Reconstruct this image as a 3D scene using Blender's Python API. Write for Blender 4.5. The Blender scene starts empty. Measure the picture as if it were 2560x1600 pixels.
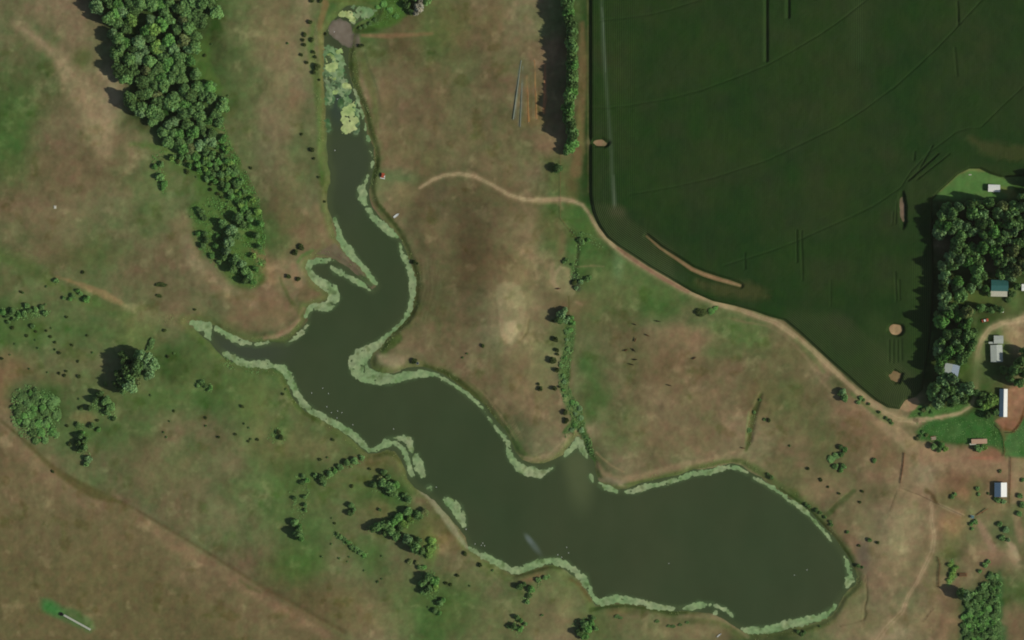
import bpy, bmesh, math, random
import numpy as np
from mathutils import Vector, Matrix

# ------------------------------------------------------------------ camera, sky, sun, exposure
sc = bpy.context.scene
COL = sc.collection
PX = 0.25                                   # metres per photograph pixel
def WX(x): return (np.asarray(x, float) - 1280.0) * PX
def WY(y): return (800.0 - np.asarray(y, float)) * PX

cam_d = bpy.data.cameras.new('camera'); cam = bpy.data.objects.new('camera', cam_d); COL.objects.link(cam)
cam.location = (0, 0, 2400); cam_d.sensor_width = 36; cam_d.lens = 36 * 2400 / 640
cam_d.clip_start = 1; cam_d.clip_end = 60000
sc.camera = cam
world = bpy.data.worlds.new('World'); sc.world = world; world.use_nodes = True
_nt = world.node_tree; sky = _nt.nodes.new('ShaderNodeTexSky'); sky.sky_type = 'NISHITA'; sky.sun_disc = False
EL, AZ = math.radians(42), math.radians(104)
sky.sun_elevation = EL; sky.sun_rotation = AZ
_nt.links.new(sky.outputs[0], _nt.nodes['Background'].inputs[0]); _nt.nodes['Background'].inputs[1].default_value = 0.068
sun_d = bpy.data.lights.new('sun', 'SUN'); sun_d.energy = 3.1; sun_d.angle = math.radians(0.53); sun_d.color = (1, .95, .87)
sun = bpy.data.objects.new('sun', sun_d); COL.objects.link(sun)
sun.rotation_euler = Vector((math.sin(AZ) * math.cos(EL), math.cos(AZ) * math.cos(EL), math.sin(EL))).to_track_quat('Z', 'Y').to_euler()
sc.view_settings.view_transform = 'Standard'; sc.view_settings.look = 'None'; sc.view_settings.exposure = 0; sc.view_settings.gamma = 1
sc.render.filter_size = 1.9
sc.cycles.filter_width = 1.9
sc.cycles.max_bounces = 4; sc.cycles.diffuse_bounces = 2
K = 0.82

rng = np.random.default_rng(7)
random.seed(7)

def lin(c):
    c = np.asarray(c, float) / 255.0
    return np.where(c <= .04045, c / 12.92, ((c + .055) / 1.055) ** 2.4)
def alb(c): return np.maximum(lin(c) - .0042, .0035) / K    # colour a sunlit level surface shows through the haze -> base colour

# ------------------------------------------------------------------ noise and fields
_NT = np.random.default_rng(99).random((1024, 1024))
def vnoise(x, y, s, seed=0):
    u = np.asarray(x, float) / s + seed * 37.31 + 300; v = np.asarray(y, float) / s + seed * 17.77 + 300
    i = np.floor(u).astype(int); j = np.floor(v).astype(int); fu = u - i; fv = v - j
    fu = fu * fu * (3 - 2 * fu); fv = fv * fv * (3 - 2 * fv)
    g = lambda a, b: _NT[a % 1024, b % 1024]
    return (g(i, j) * (1 - fu) + g(i + 1, j) * fu) * (1 - fv) + (g(i, j + 1) * (1 - fu) + g(i + 1, j + 1) * fu) * fv
def fbm(x, y, s, o=4, seed=0):
    t = 0; a = 1.0; n = 0
    for k in range(o):
        t = t + a * (vnoise(x, y, s / 2 ** k, seed + k * 3) - .5); n += a; a *= .55
    return t / n * 2                         # about -1..1
def sstep(a, b, x):
    t = np.clip((x - a) / (b - a), 0, 1); return t * t * (3 - 2 * t)

def stroke(X, Y, pts, pad):
    """Field over the grid: (half width) - (distance), photo pixels; pts = (x, y, width)."""
    F = np.full(X.shape, -1e3); xs = X[0, :]; ys = Y[:, 0]
    if len(pts) == 1: pts = [pts[0], (pts[0][0] + .1, pts[0][1], pts[0][2])]
    for (x0, y0, w0), (x1, y1, w1) in zip(pts[:-1], pts[1:]):
        r = max(w0, w1) / 2 + pad
        i0 = np.searchsorted(xs, min(x0, x1) - r); i1 = np.searchsorted(xs, max(x0, x1) + r)
        j0 = np.searchsorted(ys, min(y0, y1) - r); j1 = np.searchsorted(ys, max(y0, y1) + r)
        if i1 <= i0 or j1 <= j0: continue
        px = X[j0:j1, i0:i1]; py = Y[j0:j1, i0:i1]
        dx, dy = x1 - x0, y1 - y0; L = dx * dx + dy * dy + 1e-9
        t = np.clip(((px - x0) * dx + (py - y0) * dy) / L, 0, 1)
        d = np.hypot(px - x0 - t * dx, py - y0 - t * dy)
        F[j0:j1, i0:i1] = np.maximum(F[j0:j1, i0:i1], (w0 + (w1 - w0) * t) / 2 - d)
    return F
def inside(X, Y, poly):
    I = np.zeros(X.shape, bool); n = len(poly)
    for k in range(n):
        x0, y0 = poly[k][:2]; x1, y1 = poly[(k + 1) % n][:2]
        if y0 == y1: continue
        c = (Y >= min(y0, y1)) & (Y < max(y0, y1)) & (X < x0 + (Y - y0) * (x1 - x0) / (y1 - y0))
        I ^= c
    return I
def polyfield(X, Y, poly, pad=40):
    """Signed distance, positive inside (clamped at pad)."""
    pts = [(p[0], p[1], 0) for p in poly] + [(poly[0][0], poly[0][1], 0)]
    d = -stroke(X, Y, pts, pad); d = np.minimum(d, pad)
    return np.where(inside(X, Y, poly), d, -d)
def grid(x0, y0, x1, y1, s):
    xs = np.arange(x0, x1 + s, s, float); ys = np.arange(y0, y1 + s, s, float)
    return np.meshgrid(xs, ys)

# ------------------------------------------------------------------ outlines traced in photograph pixels
LAKE = [(846,40),(857,22),(872,12),(905,14),(944,24),(935,42),(905,54),(889,63),(876,88),(872,119),(869,148),(872,180),(877,201),(888,228),(901,254),(912,286),(917,312),(922,339),(936,370),(938,400),(934,426),(926,450),(924,474),(928,500),(934,516),(948,534),(970,556),(990,577),(1002,597),(1013,622),(1025,646),(1031,665),(1037,686),(1040,717),(1037,757),(1024,790),(1010,806),(984,829),(966,845),(955,862),(935,878),(931,890),(926,905),(931,920),(952,931),(984,930),(1020,920),(1058,918),(1095,930),(1120,943),(1146,960),(1172,980),(1199,999),(1220,1025),(1240,1052),(1262,1075),(1278,1107),(1288,1130),(1303,1150),(1330,1160),(1359,1160),(1386,1150),(1407,1139),(1423,1115),(1436,1096),(1446,1088),(1460,1108),(1471,1131),(1486,1155),(1490,1184),(1498,1202),(1515,1213),(1545,1222),(1570,1221),(1597,1210),(1640,1200),(1700,1188),(1735,1174),(1769,1170),(1804,1162),(1830,1156),(1857,1162),(1878,1178),(1905,1190),(1925,1208),(1950,1225),(1985,1246),(2012,1267),(2036,1290),(2057,1315),(2086,1345),(2109,1378),(2123,1394),(2134,1412),(2141,1437),(2140,1459),(2124,1476),(2110,1490),(2095,1518),(2079,1540),(2052,1553),(2026,1562),(1986,1571),(1946,1581),(1920,1585),(1890,1586),(1862,1582),(1836,1568),(1809,1552),(1783,1540),(1751,1533),(1717,1528),(1687,1528),(1650,1526),(1619,1520),(1584,1513),(1545,1509),(1510,1513),(1489,1517),(1474,1491),(1460,1472),(1445,1455),(1426,1442),(1405,1424),(1386,1412),(1359,1413),(1333,1424),(1306,1434),(1280,1438),(1248,1422),(1217,1406),(1190,1387),(1168,1370),(1160,1346),(1144,1320),(1124,1294),(1097,1264),(1066,1237),(1037,1218),(1020,1197),(1014,1172),(1002,1148),(988,1130),(971,1124),(942,1132),(920,1133),(903,1119),(888,1104),(865,1085),(838,1067),(809,1052),(788,1038),(762,1027),(742,1008),(726,984),(715,958),(704,936),(684,926),(661,920),(640,920),(608,915),(580,907),(560,893),(541,875),(525,854),(502,838),(478,816),(466,804),(500,800),(528,808),(552,824),(582,838),(618,850),(640,853),(677,852),(712,853),(730,842),(748,822),(764,800),(760,784),(764,770),(790,758),(820,748),(826,736),(812,724),(795,712),(780,698),(768,682),(763,664),(772,650),(790,642),(815,640),(838,645),(855,655),(872,665),(888,678),(903,692),(918,708),(930,722),(938,716),(925,697),(905,676),(884,654),(866,634),(848,612),(838,588),(830,560),(822,535),(818,506),(818,480),(826,455),(827,430),(818,405),(813,370),(814,330),(812,290),(811,240),(808,200),(810,150),(808,110),(812,80),(828,55)]

MATS = [
 [(838,545,6),(845,575,9),(852,600,13),(862,615,18),(873,628,22),(884,645,17),(905,664,12),(920,686,11),(934,702,12),(941,709,5)],
 [(828,668,7),(841,678,15),(857,684,12)],[(865,691,10),(883,700,14),(905,711,12),(920,723,6),(930,727,3)],
 [(836,649,6),(809,650,11),(788,651,14),(775,659,12),(770,672,10),(780,688,14),(791,701,18),(809,713,24),(826,726,32),(836,746,26),(825,762,22),(804,768,20),(783,764,17),(770,778,11),(764,793,9)],
 [(767,814,8),(754,832,10),(738,845,9)],[(728,851,5),(719,856,6)],
 [(640,862,7),(659,858,8),(674,856,5)],[(628,859,5),(618,856,10),(603,856,13),(577,844,12),(556,830,11),(540,820,12)],
 [(478,806,10),(503,816,24),(519,816,22),(519,837,16),(526,850,7)],
 [(558,882,7),(572,890,13),(590,899,18),(608,907,15),(630,912,14),(648,910,17),(664,910,19),(676,915,12)],
 [(688,917,7),(706,922,16),(719,935,16),(730,959,14),(742,985,15),(757,1009,15),(778,1027,13),(809,1043,13),(838,1060,13),(865,1076,15),(891,1094,16),(908,1112,14),(920,1127,8),(939,1125,10),(962,1112,14),(982,1106,12),(1008,1122,12),(1018,1144,12),(1023,1165,12),(1028,1188,10)],
 [(962,1104,7),(975,1098,6),(992,1095,6),(1008,1095,12),(1022,1104,18),(1027,1122,12),(1029,1133,5)],
 [(1040,1143,18),(1046,1165,24),(1055,1184,17)],[(1074,1221,13)],
 [(1117,1252,17),(1139,1270,27),(1152,1295,22),(1160,1313,11)],
 [(1174,1370,7),(1196,1384,12),(1222,1397,14),(1248,1410,16),(1280,1428,15),(1306,1424,16),(1333,1413,16),(1359,1404,16),(1386,1401,15),(1412,1412,16),(1437,1429,17),(1458,1444,18),(1467,1465,15),(1480,1487,10),(1492,1504,11),(1508,1505,16),(1531,1498,18),(1552,1498,20),(1579,1503,15),(1605,1507,15),(1624,1513,16),(1650,1519,14),(1683,1522,10)],
 [(1703,1521,5),(1724,1520,14),(1748,1513,19),(1764,1511,8)],[(1776,1512,6),(1791,1516,8),(1813,1524,7),(1830,1540,4)],[(1788,1532,12)],
 [(1859,1573,6),(1875,1575,16),(1902,1578,15),(1931,1572,18),(1960,1564,20),(1986,1558,20),(2026,1550,18),(2052,1544,16),(2073,1531,13),(2089,1515,9)],
 [(2118,1468,8),(2124,1449,19),(2134,1452,9),(2122,1426,12),(2119,1408,8),(2112,1392,5)],
 [(2078,1350,4),(2067,1336,9),(2047,1314,8),(2028,1293,7),(2009,1276,9),(1986,1257,11),(1960,1239,9),(1936,1222,9),(1918,1212,9),(1900,1203,8),(1884,1195,5)],
 [(1868,1183,6),(1849,1172,9),(1828,1167,10),(1798,1173,10),(1769,1182,10),(1735,1184,11),(1714,1192,11),(1677,1203,11),(1650,1210,10),(1624,1215,13),(1597,1223,13),(1579,1229,11),(1568,1230,6)],
 [(1541,1228,9),(1523,1221,11),(1505,1214,8),(1499,1208,5)],[(1478,1190,11),(1482,1203,8)],
 [(1444,1100,12),(1436,1114,18),(1425,1128,14),(1410,1142,6)],[(1448,1105,12),(1455,1125,13),(1466,1141,7)],
 [(1268,1107,8),(1270,1125,10),(1278,1143,13),(1290,1160,19),(1309,1174,22),(1333,1180,24),(1349,1187,14),(1367,1177,10),(1384,1169,4)],
 [(1269,1106,9),(1258,1092,10),(1246,1076,9),(1233,1060,5),(1219,1040,3),(1206,1020,3),(1190,1005,6),(1169,986,7),(1143,968,7),(1116,950,8),(1090,936,8),(1066,932,14),(1040,936,17),(1010,942,20),(984,947,22),(952,948,26),(918,940,32),(898,922,44),(892,906,38),(905,889,34),(926,872,24),(947,858,15),(961,845,8),(976,832,8),(997,813,6),(1009,802,8)],
 [(1012,802,5),(1020,787,12),(1028,763,12),(1032,731,14),(1031,704,14),(1027,680,15),(1020,662,9),(1010,643,13),(1003,625,7),(1001,609,5)],
 [(992,594,8),(984,588,12),(968,573,20),(950,557,17),(931,540,13),(923,527,14),(912,508,12),(906,487,24),(905,472,18)],
 [(914,453,9),(919,440,5)],[(928,418,5),(932,405,7)],[(931,389,5),(926,378,4)],[(921,352,8),(919,340,4)],
 [(914,324,5),(912,306,5),(908,291,7),(899,266,7),(892,240,8),(885,222,6)],
 [(898,24,18),(912,30,22),(930,28,12),(940,26,5)],[(888,40,16),(884,52,10)],
]
SCUM = [
 [(820,126,22),(832,148,34),(840,175,36),(850,205,38),(862,222,26)],[(825,240,22),(822,262,12)],[(818,300,10),(822,325,12)],
 [(835,215,30),(850,228,14)],[(862,262,30),(884,280,16),(892,310,14),(888,330,12)],[(818,120,10),(815,200,12),(818,235,8)],
]
YEL = [
 [(823,136,12),(827,150,24),(828,163,28),(832,170,16)],[(846,128,9),(856,126,5)],[(818,194,7),(836,197,8)],[(862,212,12),(873,214,9)],[(841,228,8),(832,232,5)],
 [(878,266,16),(870,284,32),(862,300,22),(882,300,22),(868,318,24),(885,318,12),(856,332,8)],
 [(852,34,12),(868,34,20),(882,48,14)],[(826,74,7)],
]
CROP = [(2760,440),(2760,-220),(1476,-220),(1476,480),(1478,505),(1484,532),(1492,552),(1500,569),(1518,594),(1545,615),(1584,640),(1624,667),(1664,690),(1703,713),(1730,729),(1783,752),(1836,763),(1890,778),(1920,789),(1960,800),(1999,832),(2039,869),(2079,906),(2118,940),(2150,969),(2185,998),(2219,1018),(2248,1022),(2262,1000),(2290,990),(2306,972),(2312,930),(2322,880),(2330,800),(2335,700),(2332,600),(2330,500),(2345,480),(2370,458),(2396,434),(2423,421),(2449,421),(2475,434),(2502,442),(2540,440)]
CROP_SW = [(1478,-220),(1478,480),(1480,505),(1486,532),(1494,552),(1502,569),(1520,594),(1547,615),(1586,640),(1626,667),(1666,690),(1705,713),(1732,729),(1785,752),(1838,763),(1922,789),(1962,800),(2001,832),(2041,869),(2081,906),(2120,940),(2152,969),(2187,998)]
ARCS = [
 [(1470,271),(1518,270),(1571,265),(1677,246),(1756,225),(1836,196),(1920,161),(1973,132),(2052,85),(2105,48),(2166,0),(2260,-90)],
 [(1571,487),(1677,469),(1783,445),(1920,400),(1999,362),(2092,317),(2158,275),(2237,217),(2290,169),(2343,119),(2396,63),(2454,0),(2540,-110)],
 [(1809,664),(1920,630),(1989,604),(2052,575),(2132,540),(2185,514),(2251,469),(2275,430),(2317,385),(2390,330),(2423,320),(2449,320),(2500,270),(2560,214),(2700,60)],
 [(1500,52),(1560,46),(1624,37),(1677,24),(1740,4),(1830,-40)],
]
SLOTS = [((1917,-200),(1917,152),6,.9),((1971,-200),(1971,44),5,.8),((2393,5),(2395,62),4,.6),((2385,120),(2392,190),4,.3),((1991,575),(1992,655),2.5,.6),((2003,578),(2006,700),2.5,.5),((1861,632),(1862,672),3,.5),
         ((2330,365),(2296,425),3,.5),((2345,385),(2270,452),3.5,.7),((2372,385),(2290,450),3,.5),((2284,400),(2286,380),3,.5),((2242,500),(2238,560),3,.5),((2232,530),(2230,560),2.5,.4),((2237,680),(2240,752),2.5,.5),((2247,700),(2249,750),2.5,.5),((2222,850),(2222,905),2,.5),((2232,850),(2232,908),2,.5),((2243,850),(2244,905),2,.5),((2252,845),(2253,900),2,.5),((2075,700),(2076,765),2,.3)]

# ------------------------------------------------------------------ the ground: colours
GS = 3.0
GX, GY = grid(-150, -150, 2712, 1752, GS)
PAL = {'b':(100,91,63),'d':(87,81,53),'t':(112,102,73),'T':(125,114,84),'r':(116,97,71),'o':(94,95,62),'g':(84,94,56),'G':(70,90,48),'F':(48,66,32),'C':(44,58,30),'W':(66,74,46),'R':(118,88,66)}
MAP = """
ottFFFFgotGGdobbtgCCCCCCCCCCCCCC
ootoFFFgotGgdgbbbrCCCCCCCCCCCCCC
ggbTFFFgotgbbbobbbCCCCCCCCCCCCCC
GbbTFFGgtogbbbobbrCCCCCCCCCCCCCC
GbbbtGGgtogbbbbbbrCCCCCCCCCCCCCd
gbbbogGgtogGrbbbtgCCCCCCCCCCCCGG
bboogoGGbtgbbddbbGCCCCCCCCCCCCFF
obgooboGGbbgobdbtGGCCCCCCCCCCCFF
gogobbtGrtbbdbdbtgGGgCCCCCCCCCFF
gggoobobrbWWbdbttbggGgggCCCCCCFo
GgGggoGoWWWbbbbTtgobttggbCCCCGGt
rogoGFgGGgWWtbbbttGbbbbbbtCCCFto
rFggogGgggWWWWdbbbGbtbbbgbtttFFR
toGggbogggggWWWWWttgbtbtbgbrbtGG
bbooboooGGgbgWWWttWtbtttbbbrrtrr
ttbboboggggGGbWWWWWWWWWWWbbtrbbr
bbbbtboogggogGbWWWWWWWWWWWbttrot
bbbbbtobbGoGoobgogWWWWWWWWrttorb
bbbbbbtbddoogGgoogoWWWWWWWottrFG
bbbbbbbttbotoGgootgooobWWotttbFb
""".split()
CM = np.array([[PAL[c] for c in (r + 'b' * 32)[:32]] for r in MAP], float)
wx = GX + 26 * fbm(GX, GY, 90, 3, 1); wy = GY + 26 * fbm(GX, GY, 90, 3, 2)
def bil(A, x, y):
    u = np.clip((x - 40) / 80, 0, A.shape[1] - 1.001); v = np.clip((y - 40) / 80, 0, A.shape[0] - 1.001)
    i = np.floor(u).astype(int); j = np.floor(v).astype(int); fu = (u - i); fv = (v - j)
    fu = (fu * fu * (3 - 2 * fu))[..., None]; fv = (fv * fv * (3 - 2 * fv))[..., None]
    return (A[j, i] * (1 - fu) + A[j, i + 1] * fu) * (1 - fv) + (A[j + 1, i] * (1 - fu) + A[j + 1, i + 1] * fu) * fv
RGB = bil(CM, wx, wy)
# patchiness of the sward: drier, greener and redder spots
n1 = fbm(GX, GY, 70, 4, 5); n2 = fbm(GX, GY, 46, 4, 11); n3 = fbm(GX, GY, 12, 3, 19); n4 = fbm(GX, GY, 150, 3, 23)
RGB += (fbm(GX, GY, 28, 4, 131) * 5.5)[..., None] * np.array([.8, -.45, .2]) + (n1 * 14)[..., None] * np.array([.9, .1, .45]) + (n2 * 9)[..., None] * np.array([.9, .9, .65]) + (n3 * 5)[..., None] * np.array([1, .95, .8]) + (n4 * 7)[..., None] * np.array([1, .85, .8])

def paint(F, col, soft=4, op=1.0, rough=0.0, rs=10, seed=0):
    m = F > -(soft + rough + 2)
    if not m.any(): return
    f = F[m]
    if rough: f = f + rough * fbm(GX[m], GY[m], rs, 3, seed + 40)
    a = (sstep(-soft, soft, f) * op)[:, None]
    RGB[m] = RGB[m] * (1 - a) + np.array(col, float) * a
def pstroke(pts, col, soft=4, op=1.0, rough=0, rs=10, seed=0):
    paint(stroke(GX, GY, pts, soft + rough + 6), col, soft, op, rough, rs, seed)
def ppoly(poly, col, soft=4, op=1.0, rough=0, rs=10, seed=0):
    paint(polyfield(GX, GY, poly, soft + rough + 20), col, soft, op, rough, rs, seed)
def spot(x, y, rx, ry, col, op=1.0, ang=0, soft=.8, rough=.25):
    c, s = math.cos(math.radians(ang)), math.sin(math.radians(ang)); R = max(rx, ry) * 2.2
    m = (abs(GX - x) < R) & (abs(GY - y) < R)
    dx = GX[m] - x; dy = GY[m] - y
    q = np.hypot((dx * c + dy * s) / rx, (-dx * s + dy * c) / ry) + rough * fbm(GX[m], GY[m], max(rx, ry) * .6, 3, 77)
    a = (sstep(1 + soft, 1 - soft, q) * op)[:, None]
    RGB[m] = RGB[m] * (1 - a) + np.array(col, float) * a

# north-west field: worn pale band, green flushes
pstroke([(40,60,30),(75,88,26),(130,125,34),(165,165,50),(195,215,70),(225,270,66),(245,320,60),(262,370,50)], (131,116,85), 16, .8, 8, 24, 1)
pstroke([(60,75,6),(100,100,8),(130,130,8)], (140,124,94), 6, .6)
for s_ in [(55,270,60,40,(72,92,48),.55),(35,320,45,45,(74,92,48),.5),(205,145,22,26,(72,88,44),.6),(560,140,60,80,(80,88,54),.4),(590,330,60,90,(86,90,56),.4),
           (150,440,90,60,(95,84,57),.5),(250,640,70,34,(80,88,50),.5),(160,630,60,40,(92,86,55),.5),(330,460,40,30,(88,92,56),.4),(120,540,90,30,(118,106,74),.6),(175,590,46,26,(113,106,74),.6),(28,415,34,30,(78,88,48),.5),
           (410,410,40,60,(84,98,54),.5),(690,60,60,90,(124,106,76),.55),(700,240,38,110,(118,104,74),.5),(740,260,20,40,(126,98,72),.4),(770,590,70,50,(112,94,66),.5),(700,480,50,80,(92,88,56),.4),(735,545,40,20,(90,80,52),.4)]:
    spot(*s_[:6])
# wooded gully floor: lush green flats round the shrubs
ppoly([(330,360),(420,350),(500,330),(545,310),(560,350),(585,430),(620,490),(650,560),(655,640),(665,690),(640,722),(600,715),(555,680),(505,640),(480,580),(470,520),(500,500),(490,450),(440,425),(400,380)], (73,96,46), 12, .8, 10, 26, 3)
pstroke([(520,90,8),(505,130,40),(500,170,50),(540,220,30)], (72,96,44), 10, .7, 4, 12)
pstroke([(565,330,10),(590,400,14),(618,470,16),(640,530,16),(652,600,14),(660,680,10)], (70,96,44), 5, .8, 6, 14, 5)
ppoly([(545,300),(556,300),(572,360),(600,420),(640,500),(700,640),(560,340)], (84,88,52), 6, .4)
pstroke([(630,626,6),(655,650,30),(672,675,28),(680,700,16)], (124,104,72), 9, .7, 8, 14, 6)
pstroke([(455,555,50),(470,620,46),(510,690,34),(580,720,24)], (114,103,71), 14, .5)
pstroke([(520,690,20),(570,735,26),(640,760,40),(700,775,50)], (117,97,68), 16, .6)
pstroke([(640,845,4),(690,838,10),(735,812,10),(760,785,6)], (136,112,80), 6, .6)
pstroke([(596,800,50),(660,800,60),(710,790,34)], (110,96,66), 14, .6)
# scarp track on the far left
pstroke([(142,693,5),(185,706,9),(225,722,16),(265,738,20),(300,757,14),(318,765,6)], (133,112,76), 4, .85, 3, 10, 7)
pstroke([(0,640,30),(60,660,34),(120,700,30),(170,730,26),(240,760,30),(320,790,30)], (76,94,48), 14, .6, 8, 20)
pstroke([(320,765,20),(380,790,34),(440,797,34),(470,800,20)], (112,110,72), 8, .7, 8, 14, 9)
pstroke([(560,800,10),(600,822,10),(640,838,8)], (78,84,48), 6, .6, 3, 8)
# west pasture
for s_ in [(60,830,70,30,(74,92,48),.5),(60,890,60,30,(88,98,60),.5),(140,925,60,30,(92,98,62),.5),(25,955,60,60,(110,90,60),.7),(110,950,60,20,(112,92,64),.5),(210,880,60,40,(98,100,64),.4),
           (345,830,36,50,(106,108,66),.6),(350,840,60,30,(86,100,54),.4),(475,800,40,30,(112,94,66),.5),(500,930,70,70,(84,96,52),.4),(380,1000,60,30,(70,92,46),.6),(310,1070,60,60,(74,92,50),.5),(360,1140,50,50,(104,96,64),.5),
           (600,970,50,60,(80,100,52),.5),(420,1180,70,40,(104,102,66),.4),(700,1110,60,50,(110,98,64),.5),(640,1020,40,60,(88,100,54),.5),(790,1120,60,26,(110,100,66),.5),
           (700,1080,24,30,(60,90,42),.6),(750,1230,60,60,(76,96,48),.5),(760,1340,60,50,(70,92,48),.5),(740,1420,70,40,(72,90,44),.6),(760,1480,50,34,(74,88,48),.4),(830,1520,90,60,(101,84,56),.6),(900,1560,60,40,(112,98,66),.5),(1000,1530,60,50,(96,104,62),.5),
           (1130,1520,60,60,(72,90,46),.5),(1240,1560,60,50,(104,104,66),.5),(1050,1170,30,30,(106,88,58),.5),(960,1150,60,26,(108,92,60),.5),(900,1200,60,40,(88,100,54),.5),(950,1275,30,26,(106,98,60),.6),
           (1085,1330,40,40,(118,100,66),.6),(1120,1355,40,24,(112,94,62),.6),(1010,1320,30,14,(86,108,56),.5),(1076,1370,16,34,(96,122,56),.8),(1380,1480,60,40,(106,110,68),.5),(1385,1540,50,50,(116,108,72),.6),(1340,1560,40,40,(108,102,68),.5),(1500,1560,60,30,(88,88,54),.5),(1620,1560,80,30,(100,96,62),.5),(1720,1580,70,20,(124,108,76),.7),(1330,1440,26,12,(128,96,70),.8,-20),(1545,1528,28,9,(118,98,64),.6),
           (210,1045,26,14,(112,104,66),.9),(87,1010,62,66,(66,92,48),.75),(60,1010,30,60,(66,82,52),.5)]:
    spot(*s_)
# ploughed field, bottom left, with its edge bank
EDGE = [(-150,980,0),(0,1062,0),(60,1110,0),(110,1160,0),(160,1200,0),(200,1228,0),(260,1250,0),(330,1275,0),(400,1320,0),(470,1362,0),(540,1410,0),(600,1450,0),(670,1490,0),(760,1545,0),(850,1592,0),(1000,1680,0)]
ppoly([(-200,960)] + [p[:2] for p in EDGE] + [(1000,1900),(-200,1900)], (100,89,60), 5, .75)
ppoly([(-200,1260),(0,1270),(160,1290),(300,1370),(420,1430),(560,1520),(640,1600),(700,1900),(-200,1900)], (94,86,56), 40, .7)
pstroke([(-20,1070,26),(50,1125,34),(120,1185,40),(190,1245,44),(270,1272,24)], (117,99,72), 14, .7)
pstroke([(340,1290,16),(420,1350,34),(520,1410,34),(600,1460,30),(700,1520,26),(820,1590,22)], (121,100,73), 12, .75)
pstroke([(0,1050,6),(60,1100,8),(110,1150,10),(150,1185,16),(200,1215,26),(240,1236,24),(290,1252,10),(330,1270,6)], (82,76,44), 6, .75, 3, 14, 2)
pstroke([(340,1275,5),(440,1334,6),(540,1395,6),(640,1458,7),(740,1512,7),(860,1580,8)], (86,74,48), 5, .7)
pstroke([(600,1450,3),(625,1470,10),(650,1480,6)], (78,82,48), 5, .6)
ppoly([(102,1492),(125,1498),(160,1516),(200,1528),(230,1548),(240,1572),(225,1580),(180,1562),(140,1545),(112,1530)], (72,96,54), 7, .8, 3, 10)
spot(128,1520,26,14,(58,108,54),.85,25)
# channel margins, north arm
pstroke([(785,-60,20),(815,10,16),(800,60,14),(803,100,14),(806,140,12),(806,200,10),(808,280,8),(806,350,8)], (112,92,58), 4, .75)
pstroke([(783,60,10),(776,110,20),(782,160,20),(792,210,18),(800,300,10),(800,380,10),(806,460,8)], (82,104,52), 7, .75, 4, 10)
pstroke([(760,80,30),(755,150,30),(770,220,16)], (98,106,66), 10, .5)
pstroke([(808,470,3),(815,520,3),(828,590,3),(846,622,3)], (122,112,80), 2, .5)
pstroke([(790,520,20),(812,590,24),(835,612,20)], (124,104,74), 9, .6)
ppoly([(838,608),(870,640),(905,678),(938,716),(930,724),(905,700),(880,678),(850,655),(820,640),(790,635),(805,625)], (82,78,58), 4, .95)
pstroke([(900,690,8),(915,700,14),(928,712,10)], (64,84,50), 3, .9)
pstroke([(815,625,10),(840,618,14)], (138,112,84), 5, .6)
ppoly([(768,703),(782,715),(800,728),(815,735),(815,745),(790,750),(765,757),(745,750),(748,725),(760,712)], (104,90,62), 4, .8, 3, 10)
pstroke([(735,660,12),(738,690,20),(745,710,22)], (124,104,76), 5, .8)
pstroke([(745,655,6),(755,640,8),(770,632,8),(782,626,6)], (76,112,54), 4, .7, 2, 6)
pstroke([(700,695,6),(720,740,8),(735,765,8),(755,790,6)], (70,80,42), 4, .6, 3, 8)
# mud flat and wet ground at the head of the reservoir
ppoly([(836,52),(850,45),(872,56),(880,78),(900,84),(900,112),(880,120),(850,112),(826,96),(815,80)], (110,96,84), 4, .95, 3, 10)
ppoly([(812,86),(830,94),(852,112),(872,122),(866,124),(835,122),(812,114)], (62,74,48), 3, .9)
pstroke([(905,88,8),(960,90,12),(1010,88,10),(1080,84,6)], (124,96,68), 5, .8)
ppoly([(935,30),(960,-30),(1040,-30),(1020,30),(1000,55),(960,70),(925,72),(890,72),(895,60)], (66,96,40), 8, .9, 4, 12)
ppoly([(885,68),(905,62),(930,66),(950,76),(920,84),(890,82)], (50,66,30), 4, .8)
pstroke([(800,-20,6),(830,-6,20),(880,0,26),(940,-10,20)], (92,98,48), 8, .6)
pstroke([(880,120,10),(885,160,16),(890,200,18),(900,240,12),(915,270,12),(922,300,10),(935,340,10),(943,380,12),(945,430,12)], (70,78,40), 4, .8)
pstroke([(898,130,2),(903,165,2.5),(918,215,2.5),(938,250,2),(946,300,2),(944,345,2)], (104,104,64), 2, .6)
pstroke([(905,140,12),(920,190,24),(935,240,18),(940,300,12)], (82,90,50), 8, .6)
pstroke([(912,135,4),(925,175,4),(943,220,5),(950,260,4)], (70,74,50), 3, .5)
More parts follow.
